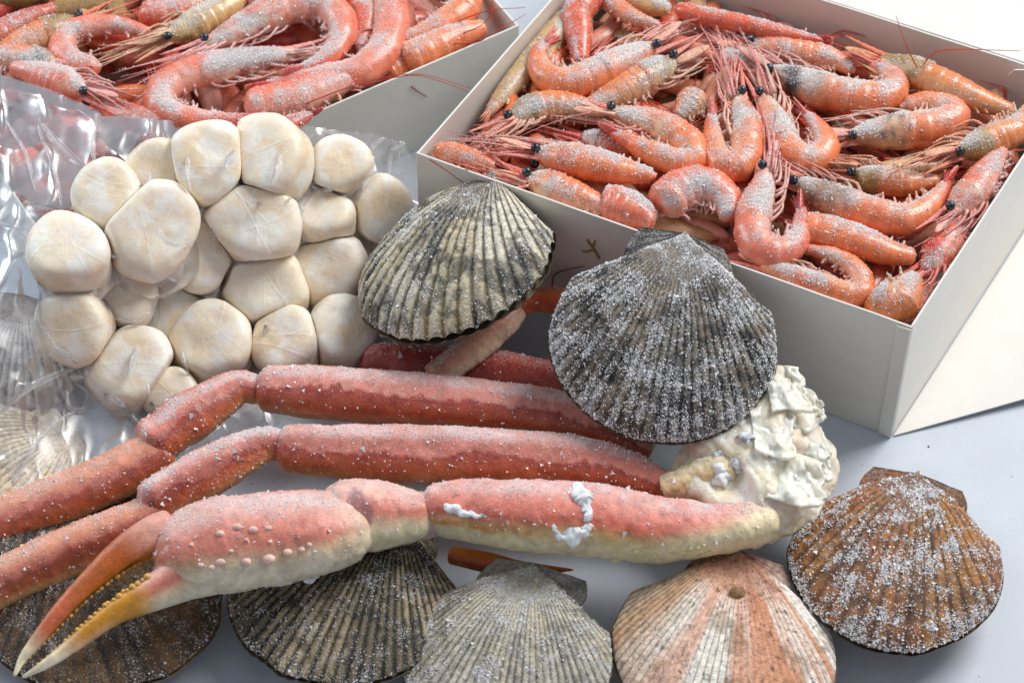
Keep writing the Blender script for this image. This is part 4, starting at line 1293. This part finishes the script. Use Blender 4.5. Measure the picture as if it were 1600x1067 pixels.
# left box -------------------------------------------------------------------
zl = 4.6
S('dark red prawn tail at the far left rim of the left box', [(-30, 70), (5, 50), (45, 30), (88, 12)], 17, zl + .1, 'deep', 'L', head=0, tail=0, d=-1, frost=.35)
S('glassy amber prawn with black eye at the upper left of the left box', [(128, 33), (95, 46), (55, 62), (10, 82), (-30, 96)], 22, zl + .3, 'olive', 'L', tail=0, d=1, frost=.4, al=3.6)
S('small prawn curled to a ring with legs inside in the left box', [(160, 108), (118, 100), (96, 78), (112, 50), (160, 40), (206, 44), (236, 56)], 18, zl + .4, 'pink', 'L', head=0, tail=0, frost=.7, ncry=2200)
S('pale prawn pointing down left from the top edge of the left box', [(256, 62), (285, 48), (325, 26), (365, 4), (400, -20)], 21, zl + .4, 'straw', 'L', tail=0, d=1, frost=.7, al=4.2, na=18)
S('big arched prawn with dark belly and red tail amid the left box', [(312, 76), (350, 60), (400, 36), (450, 14), (505, 10), (534, 40), (522, 78), (488, 104), (448, 116)], 24, zl + .8, 'pink', 'L', frost=.95, ncry=3600, al=4.2, na=18, dark=.4)
S('outermost arched prawn sweeping round the others to a deep red tail', [(588, -30), (610, 14), (604, 70), (566, 110), (504, 122), (440, 132), (398, 138)], 25, zl + .5, 'pink', 'L', head=0, frost=.6, ncry=2600)
S('prawn between the two big arched ones at the top of the left box', [(520, -20), (565, -6), (572, 40), (560, 80)], 22, zl + .2, 'red', 'L', head=0, tail=0, frost=.6, d=1)
S('frost caked prawn bent like a horseshoe just behind the scallop bag', [(470, 82), (410, 94), (350, 106), (290, 120), (252, 146), (262, 176), (320, 188), (376, 188), (412, 184)], 23, zl + .7, 'pink', 'L', head=1, eye=0, dark=.6, na=6, al=1.2, frost=.95, ncry=3800)
S('straight pinkish prawn lying along the right rim of the left box', [(380, 172), (430, 162), (490, 154), (545, 148), (596, 146)], 27, zl + .5, 'pink', 'L', head=0, tail=0, d=-1, frost=.6, ncry=2200, stray=([(560, 135, 5.2), (640, 118, 6), (690, 128, 5.6), (742, 148, 5.0)], [(470, 165, 5.4), (560, 132, 6), (650, 116, 6), (735, 138, 5.2)]))
S('deep red prawn tail sticking out above the scallops', [(415, 210), (440, 200), (466, 188), (490, 178)], 13, zl + .9, 'deep', 'L', head=0, d=1, frost=.35, fan=.16)
S('prawn with frosted black eye above the seal of the plastic bag', [(138, 146), (100, 130), (60, 116), (15, 104)], 22, zl + .8, 'pink', 'L', tail=0, d=-1, frost=.75, al=3.2)
S('black frosted prawn head at the left edge above the bag seal', [(90, 104), (60, 98), (20, 92), (-30, 86)], 20, zl + .7, 'grey', 'L', tail=0, d=1, frost=.9, dark=.9, eye=0, al=1.5, na=6)
S('plump prawn next to the right rim near the far corner of the left box', [(630, 100), (665, 80), (705, 60), (745, 46), (765, 44)], 24, zl + .3, 'orange', 'L', head=0, tail=0, d=1, frost=.55)
S('salmon prawn curving down from the top edge near the far corner', [(738, -30), (726, 10), (690, 40), (650, 58), (618, 66)], 22, zl + .5, 'orange', 'L', head=0, tail=0, d=0, frost=.45, stray=([(700, 60, 4.8), (752, 40, 6.0), (770, 10, 6.8), (766, -30, 7.5)], [(700, 40, 5.0), (760, 18, 6.4), (822, 12, 6.6)], [(730, 70, 5), (775, 50, 6), (822, 22, 6.2)], [(690, 70, 5), (756, 62, 5.8), (772, 10, 7)]))
S('amber prawn low beside the right rim below the plump one', [(600, 116), (630, 100), (660, 92)], 19, zl - .1, 'orange', 'L', head=0, tail=0, d=1, frost=.2)
S('prawn at the top edge of the left box left of the arched ones', [(390, 14), (430, -6), (470, -30)], 22, zl + .2, 'pink', 'L', head=0, tail=0, d=1, frost=.5)
S('reddish prawn behind the ring shaped one', [(216, 20), (256, 24), (300, 10), (340, -16)], 20, zl, 'red', 'L', head=0, tail=0, d=1, frost=.5)
S('pink prawn under the plastic film below the bag seal', [(170, 214), (120, 220), (70, 216), (20, 200)], 30, zl + .2, 'pink', 'L', head=0, tail=0, d=1, frost=.6)
S('pink prawn under the plastic film at the left edge of the picture', [(150, 262), (100, 276), (40, 268), (-20, 240)], 30, zl + .1, 'pink', 'L', head=0, tail=0, d=1, frost=.6)
S('reddish prawn under the plastic film beside the leftmost scallop meats', [(130, 316), (80, 312), (30, 318), (-20, 306)], 26, zl, 'red', 'L', head=0, tail=0, d=1, frost=.5)
S('red prawn under the bag seal above the scallop meats', [(290, 190), (240, 196), (190, 182), (150, 160)], 24, zl + .2, 'red', 'L', head=0, tail=0, d=1, frost=.5)

def on_wall(px, py, p, n, off=.05):
    d = FWD + ((px - 800) / FPX) * RIGHT - ((py - 533.5) / FPX) * UPC
    n3 = np.array([n[0], n[1], 0.])
    t = np.dot(z3(p) + n3 * off - CAMP, n3) / np.dot(d, n3)
    return CAMP + d * t


# loose broken feelers on the boxes and a scrap of weed
for lb_, px in (('thin broken red feeler lying on the outside of the left box', [(643, 136, 3.9), (655, 145, 3.7), (667, 152, 3.5)]),
                ('red feeler hanging over the front rim of the right box above the ribbed scallop', [(672, 250, 7.5), (700, 268, 7.35), (735, 295, 6.4)]),
                ('curved red feeler dangling on the front of the right box between the two big scallops', [(862, 450, 3.2), (866, 430, 4.2), (884, 422, 4.3), (914, 416, 4.2)])):
    pl_ = (lF, -ly) if 'left box' in lb_ else (bA, -ey)
    pts_ = [at(*q) if (q[2] > 7.3) else on_wall(q[0], q[1], *pl_) for q in px]
    V_, F_ = strand(catmull(np.stack(pts_), 20), .035, .02, 6)
    o = obj('broken_feeler', V_, F_, M_STRAND, None, np.array([*lin(150, 60, 44), 0]))
    o['label'], o['category'] = lb_, 'feeler'
wd = []
for px in ([(936, 404, 4.4), (928, 390, 5.0), (920, 380, 5.4)], [(928, 390, 5.0), (914, 394, 4.9), (910, 392, 5.0)], [(926, 386, 5.2), (930, 376, 5.6)], [(920, 380, 5.4), (917, 374, 5.6)]):
    wd.append((*strand(catmull(np.stack([on_wall(q[0], q[1], bA, -ey, .07) for q in px]), 8), .06, .04, 6), None))
V_, F_, _ = join(wd)
o = obj('seaweed_sprig', V_, F_, M_STRAND, None, np.array([*lin(150, 122, 50), 0]))
o['label'], o['category'] = 'tiny branched brown seaweed scrap on the front of the right hand box', 'seaweed'

# ------------------------------------------------------------------ the bag of scallop meats


def zbag(px, py):
    t = py - (387 - .427 * px)
    return .25 + 5.3 * (1 - ss(-30, 330, t)) + .0 * px


MEATS = [(324, 256, 62, 'creased scallop meat at the top of the bag, just left of the topmost pair'), (423, 257, 64, 'large wrinkled scallop meat at the top of the bag under the deep red tail'),
         (531, 261, 46, 'smooth scallop meat at the upper right of the bag'), (243, 268, 46, 'half hidden scallop meat behind the film folds at the upper left'),
         (171, 306, 50, 'scallop meat under tight film folds at the upper left edge of the bag'), (592, 330, 48, 'round smooth scallop meat above the ribbed scallop shell'),
         (396, 347, 70, 'biggest scallop meat, with fine creases over its top, in the centre of the bag'), (504, 338, 51, 'scallop meat with torn looking film over it right of the creased central one'),
         (230, 360, 72, 'big scallop meat with a yellow top at the left centre of the bag'), (108, 400, 58, 'pale scallop meat at the left end of the bag above the lower left one'),
         (310, 402, 54, 'sunken triangular scallop meat between the two biggest ones'), (513, 418, 60, 'angular scallop meat next to the ribbed scallop shell'),
         (414, 454, 65, 'round scallop meat with a tan centre low in the middle of the bag'), (200, 463, 47, 'small scallop meat sunk below the yellow topped one'),
         (270, 492, 50, 'shaded tan scallop meat deep between its neighbours'), (119, 513, 56, 'barrel shaped scallop meat at the lower left of the bag'),
         (531, 522, 52, 'scallop meat at the lower right of the bag beside the hidden crab leg'), (333, 540, 62, 'scallop meat just above the knee of the upper crab leg'),
         (450, 540, 54, 'flat topped scallop meat above the upper crab leg'), (207, 580, 62, 'scallop meat at the bottom of the bag above the bent crab leg'),
         (266, 616, 38, 'small scallop meat squeezed in at the bottom of the bag'), (578, 396, 40, 'scallop meat tucked under the round smooth one by the ribbed shell'),
         (185, 520, 38, 'dark scallop meat deep beneath the barrel shaped one')]
LOWM = {10: -.7, 13: -.6, 14: -1.0, 20: -.4, 21: -.7, 22: -1.1, 3: -.3}
meat_c = []
for k, (px, py, rp, lab) in enumerate(MEATS):
    zc = float(zbag(px, py)) + 1.45 + LOWM.get(k, 0)
    meat_c.append((px, py, rp, zc, rp * 1.02 * cmpx(at(px, py, zc))))
CEN = np.stack([at(m_[0], m_[1], m_[3]) for m_ in meat_c])
for k, (px, py, rp, lab) in enumerate(MEATS):
    rs = np.random.default_rng(500 + k)
    c, r = CEN[k], meat_c[k][4]
    n, m = 110, 170
    th = np.linspace(.02, np.pi - .02, n)[:, None]
    ph = np.linspace(0, 2 * np.pi, m, endpoint=False)[None]
    D = np.stack([np.sin(th) * np.cos(ph), np.sin(th) * np.sin(ph), np.cos(th) + 0 * ph], -1)
    ax = unit(cdir(rs.normal(0, .25), .30 + rs.normal(0, .2), 1))
    xa = unit(np.cross(ax, rs.normal(size=3)))
    ya = np.cross(ax, xa)
    Wd = D @ np.stack([xa, ya, ax], 0)                                # world directions
    # a short cylinder with soft shoulders ...
    rim, cap_ = r * 1.08 * (1 + .05 * np.cos(2 * ph + rs.uniform(0, 6)) + .03 * np.cos(3 * ph + rs.uniform(0, 6))), r * .84
    p_ = 5.0
    # ... pressed flat against its neighbours in the vacuum bag
    q1 = (np.abs(np.sin(th)) / rim) ** p_ + (np.abs(np.cos(th)) / cap_ + 0 * ph) ** p_
    rad = q1 ** (-1 / p_)
    acc = rad ** -18.0
    for j in range(len(CEN)):
        dv = CEN[j] - c
        L_ = np.linalg.norm(dv)
        if j == k or L_ > 2.6 * r + 1:
            continue
        pl = max(L_ * r / (r + meat_c[j][4]) - .005, .45 * r)
        acc = acc + (np.clip(Wd @ (dv / L_), 0, None) / pl) ** 18
    rad = acc ** (-1 / 18.0)
    G = c + Wd * rad[..., None]
    N = Wd
    sd = 600 + k * 5
    rid = np.abs(fbm(G, .9, sd, 3) - .5)
    rid2 = np.abs(fbm(G + 9, .65, sd + 1, 2) - .5)
    crease = 0 * rid
    for q in range(6):                                                # taut wrinkles of the film, nearly straight
        cn = unit(xa * rs.normal() + ya * rs.normal() + ax * rs.normal(0, .35))
        dd = Wd @ cn - rs.uniform(-.55, .55) + .05 * (rid - .2)
        crease = crease + np.exp(-(dd / .014) ** 2) * ss(.45, .6, vnoise(G + 3 * q, .5, sd + 2 + q)) * rs.uniform(.4, 1)
    G = G + N * ((fbm(G, .55, sd + 4, 2) - .5) * .42 + crease * .022 + (fbm(G, 2.4, sd + 3, 3) - .5) * .05)[..., None]
    top = ss(.55, .95, np.abs(D[..., 2]))
    C = mix(lin(246, 234, 212), lin(242, 226, 198), .7 * clump(G, .75, sd + 5, .42, .62))
    C = mix(C, lin(234, 198, 144), top * .5 * clump(G, .5, sd + 6, .38, .6))
    C = mix(C, lin(228, 194, 150), .6 * ss(.75, .25, np.abs(D[..., 2])) * (.5 + .5 * clump(G, .9, sd + 9)))  # tan sides: muscle colour plus painted shading towards the gaps
    C = mix(C, lin(250, 246, 238), .7 * clump(G, 1.1, sd + 7, .5, .65))
    C = mix(C, lin(252, 250, 248), .4 * np.clip(crease, 0, 1))
    FR = .32 + .4 * clump(G, 1.3, sd + 8, .4, .7)
    V, F = capped(G)
    root = thing('scallop_meat', lab, 'scallop meat', (c[0], c[1], c[2] - r * .8), 'scallop meats in the plastic bag')
    obj('meat', V, F, M_MEAT, root, capC(np.concatenate([C, FR[..., None]], -1), m))

bag_c = at(320, 460, 1.0)
bag = thing('plastic_bag', 'clear vacuum bag shrunk round white scallop meats, its crinkled edge spread over the left', 'plastic bag', (bag_c[0], bag_c[1], .05))
OUT = np.array([(-80, 86), (0, 117), (60, 133), (120, 158), (157, 174), (162, 182), (215, 183), (268, 186), (276, 200), (330, 200), (480, 196), (520, 200), (575, 206), (632, 222), (652, 262), (655, 330), (640, 420), (600, 560), (520, 590), (450, 600), (440, 660),
                (400, 720), (250, 740), (120, 760), (30, 800), (-80, 850)], float)


def inside(px, py, poly):
    r = np.zeros(px.shape, bool)
    j = len(poly) - 1
    for i in range(len(poly)):
        xi, yi, xj, yj = *poly[i], *poly[j]
        with np.errstate(divide='ignore', invalid='ignore'):
            r ^= ((yi > py) != (yj > py)) & (px < (xj - xi) * (py - yi) / (yj - yi + 1e-9) + xi)
        j = i
    return r


ST = 3.0
gx, gy = np.arange(-84, 664, ST), np.arange(80, 860, ST)
GX, GY = np.meshgrid(gx, gy, indexing='xy')
jx = (vnoise(np.stack([GX / 30, GY / 30, 0 * GX], -1), 1, 900) - .5) * 10
jy = (vnoise(np.stack([GX / 30, GY / 30, 0 * GX], -1), 1, 901) - .5) * 10
cover = np.zeros(GX.shape)
zb = zbag(GX, GY) + .9
# over the two shells and the prawns at the left the film stands a little higher
zb = zb + 1.9 * np.exp(-((GX - 0) / 110) ** 2 - ((GY - 600) / 130) ** 2)
zb = np.maximum(zb, np.where((GY < 330) & (GX < 300), 5.75, 0) * ss(340, 300, GY))
for px, py, rp, zc, r in meat_c:
    d = np.hypot(GX - px, (GY - py)) / rp
    cap = zc + r * (.12 - .45 * d ** 2)
    zb = np.where(d < 1.5, np.maximum(zb, cap), zb)
    cover = np.maximum(cover, ss(1.35, .95, d))
q = np.stack([GX / 90, GY / 90, 0 * GX], -1)
wq = q + .5 * np.stack([fbm(q * 1.3, 1, 910), fbm(q * 1.3, 1, 911), 0 * GX], -1)
r1 = np.abs(fbm(wq, 1.0, 902, 2) - .5)
r2 = np.abs(fbm(wq * np.array([1.6, .6, 1]), 1.3, 905, 2) - .5)
cr_ = 1.2 * np.exp(-r1 * 9) + .8 * np.exp(-r2 * 10) + .5 * (fbm(q, 1.6, 907, 2) - .5)
zb = zb + (1 - cover) * (cr_ - .5) * .20 * ss(.0, .6, zb)
zb = np.maximum(zb, .04)
ins = inside(GX + jx * .5, GY + jy * .5, OUT)
PB = at(GX, GY, zb)
keep = ins[:-1, :-1] & ins[1:, :-1] & ins[:-1, 1:] & ins[1:, 1:]
Fb = gridF(len(gy), len(gx)).reshape(len(gy) - 1, len(gx) - 1, 4)[keep]
used = np.unique(Fb)
re = -np.ones(GX.size, int)
re[used] = np.arange(len(used))
obj('top_film', PB.reshape(-1, 3)[used], re[Fb], M_FILM, bag)
# embossed seal strips along the top edge
for pts in ([(-80, 84), (0, 116), (78, 140), (154, 173)], [(158, 182), (215, 183), (272, 190)]):
    A_ = catmull(np.array(pts, float), 40)
    v = np.linspace(0, 1, 12)[None, :, None]
    Pp = A_[:, None] + np.array([-4, 44.])[None, None] * v
    zz = 6.35 + .25 * (fbm(np.concatenate([Pp / 40, 0 * Pp[..., :1]], -1), 1, 930, 2) - .5)
    obj('heat_seal', at(Pp[..., 0], Pp[..., 1], zz).reshape(-1, 3), gridF(40, 12), M_SEAL, bag)
# raised folds of film: thin standing creases pulled between and across the meats
FOLDS = [[(60, 150), (64, 210), (84, 262), (98, 330)], [(150, 178), (146, 240), (158, 272)], [(60, 190), (100, 232), (134, 262)], [(10, 190), (40, 240), (56, 300)], [(36, 318), (80, 328), (124, 340)],
         [(0, 348), (40, 372), (58, 420), (64, 470)], [(70, 440), (60, 500), (84, 540), (66, 566)], [(84, 540), (110, 560), (140, 590), (172, 640)], [(0, 646), (40, 612), (84, 590), (130, 570)],
         [(20, 752), (60, 690), (104, 650), (140, 640)], [(104, 610), (108, 636), (130, 642), (138, 616), (120, 600)], [(140, 640), (170, 622), (196, 640), (214, 660)], [(140, 392), (164, 400), (182, 404), (166, 416)],
         [(196, 288), (236, 300), (262, 316), (296, 302)], [(296, 244), (292, 270), (296, 300)], [(234, 268), (236, 290), (260, 300)], [(378, 232), (356, 254), (352, 262)], [(438, 240), (434, 270), (424, 290)],
         [(250, 360), (262, 380), (282, 386), (300, 380)], [(270, 420), (262, 430), (274, 440)], [(330, 340), (336, 380), (350, 404)], [(168, 500), (186, 498), (214, 504), (232, 488)], [(162, 470), (172, 490), (170, 502)],
         [(226, 540), (212, 560), (200, 590)], [(230, 600), (236, 630), (250, 644)], [(346, 470), (352, 500), (366, 512)], [(418, 510), (414, 530)], [(284, 550), (292, 580), (302, 596)],
         [(600, 216), (580, 236), (574, 262)], [(632, 224), (612, 240), (606, 280)], [(500, 206), (540, 214), (570, 240)], [(486, 290), (500, 300), (520, 298)], [(452, 310), (470, 326), (468, 350)], [(372, 300), (392, 320), (420, 316)]]


def zfilm(px, py):
    z = np.full(np.shape(px), -1.)
    for mx_, my_, rp, zc, r in meat_c:
        d = np.hypot(px - mx_, py - my_) / rp
        z = np.where(d < 1, np.maximum(z, zc + r * .80 * np.sqrt(np.clip(1 - d ** 2.6, 0, 1))), z)
    ix = np.clip(((np.asarray(px) + 84) / ST).astype(int), 0, len(gx) - 1)
    iy = np.clip(((np.asarray(py) - 80) / ST).astype(int), 0, len(gy) - 1)
    return np.maximum(z, zb[iy, ix])


for k, f_ in enumerate(FOLDS):
    A_ = catmull(np.array(f_, float), 36)
    z0 = zfilm(A_[:, 0], A_[:, 1])
    z0 = np.convolve(np.pad(z0, 3, 'edge'), np.ones(7) / 7, 'valid')
    hgt = (.20 + .24 * (k % 3) / 2) * np.sin(np.pi * np.linspace(0.02, .98, 36)) ** .6
    A3 = at(A_[:, 0], A_[:, 1], z0 - .02)
    sidev = unit(np.cross(np.gradient(A3, axis=0), np.array([0, 0, 1.])))
    v = np.linspace(-1, 1, 7)[None, :, None]
    G = A3[:, None] + sidev[:, None] * v * (.05 + .2 * hgt[:, None, None]) + np.array([0, 0, 1.]) * (hgt[:, None, None] * np.exp(-np.abs(v) * 2.2)) + sidev[:, None] * (.18 * hgt[:, None, None] * np.exp(-np.abs(v) * 2.2))
    obj('film_fold', G.reshape(-1, 3), gridF(36, 7), M_FOLD, bag)

# crumbs and ice grains dropped on the table
rs = np.random.default_rng(77)
cr = []
for k in range(260):
    px, py = rs.uniform(300, 1600), rs.uniform(640, 1066)
    g = at(px, py, .012)
    cr.append((*ball(g, rs.uniform(.008, .03) * (2.0 if k % 19 == 0 else 1), 6, 4, (1, 1, .6)), np.array([*((.75, .76, .78) if k % 3 else lin(90, 70, 54)), 0])))
V_, F_, C_ = join(cr)
o = obj('table_crumbs', V_, F_, M_STRAND, None, C_, kind='stuff')
o['label'], o['category'] = 'fine crumbs and ice grains scattered on the white table', 'crumbs'
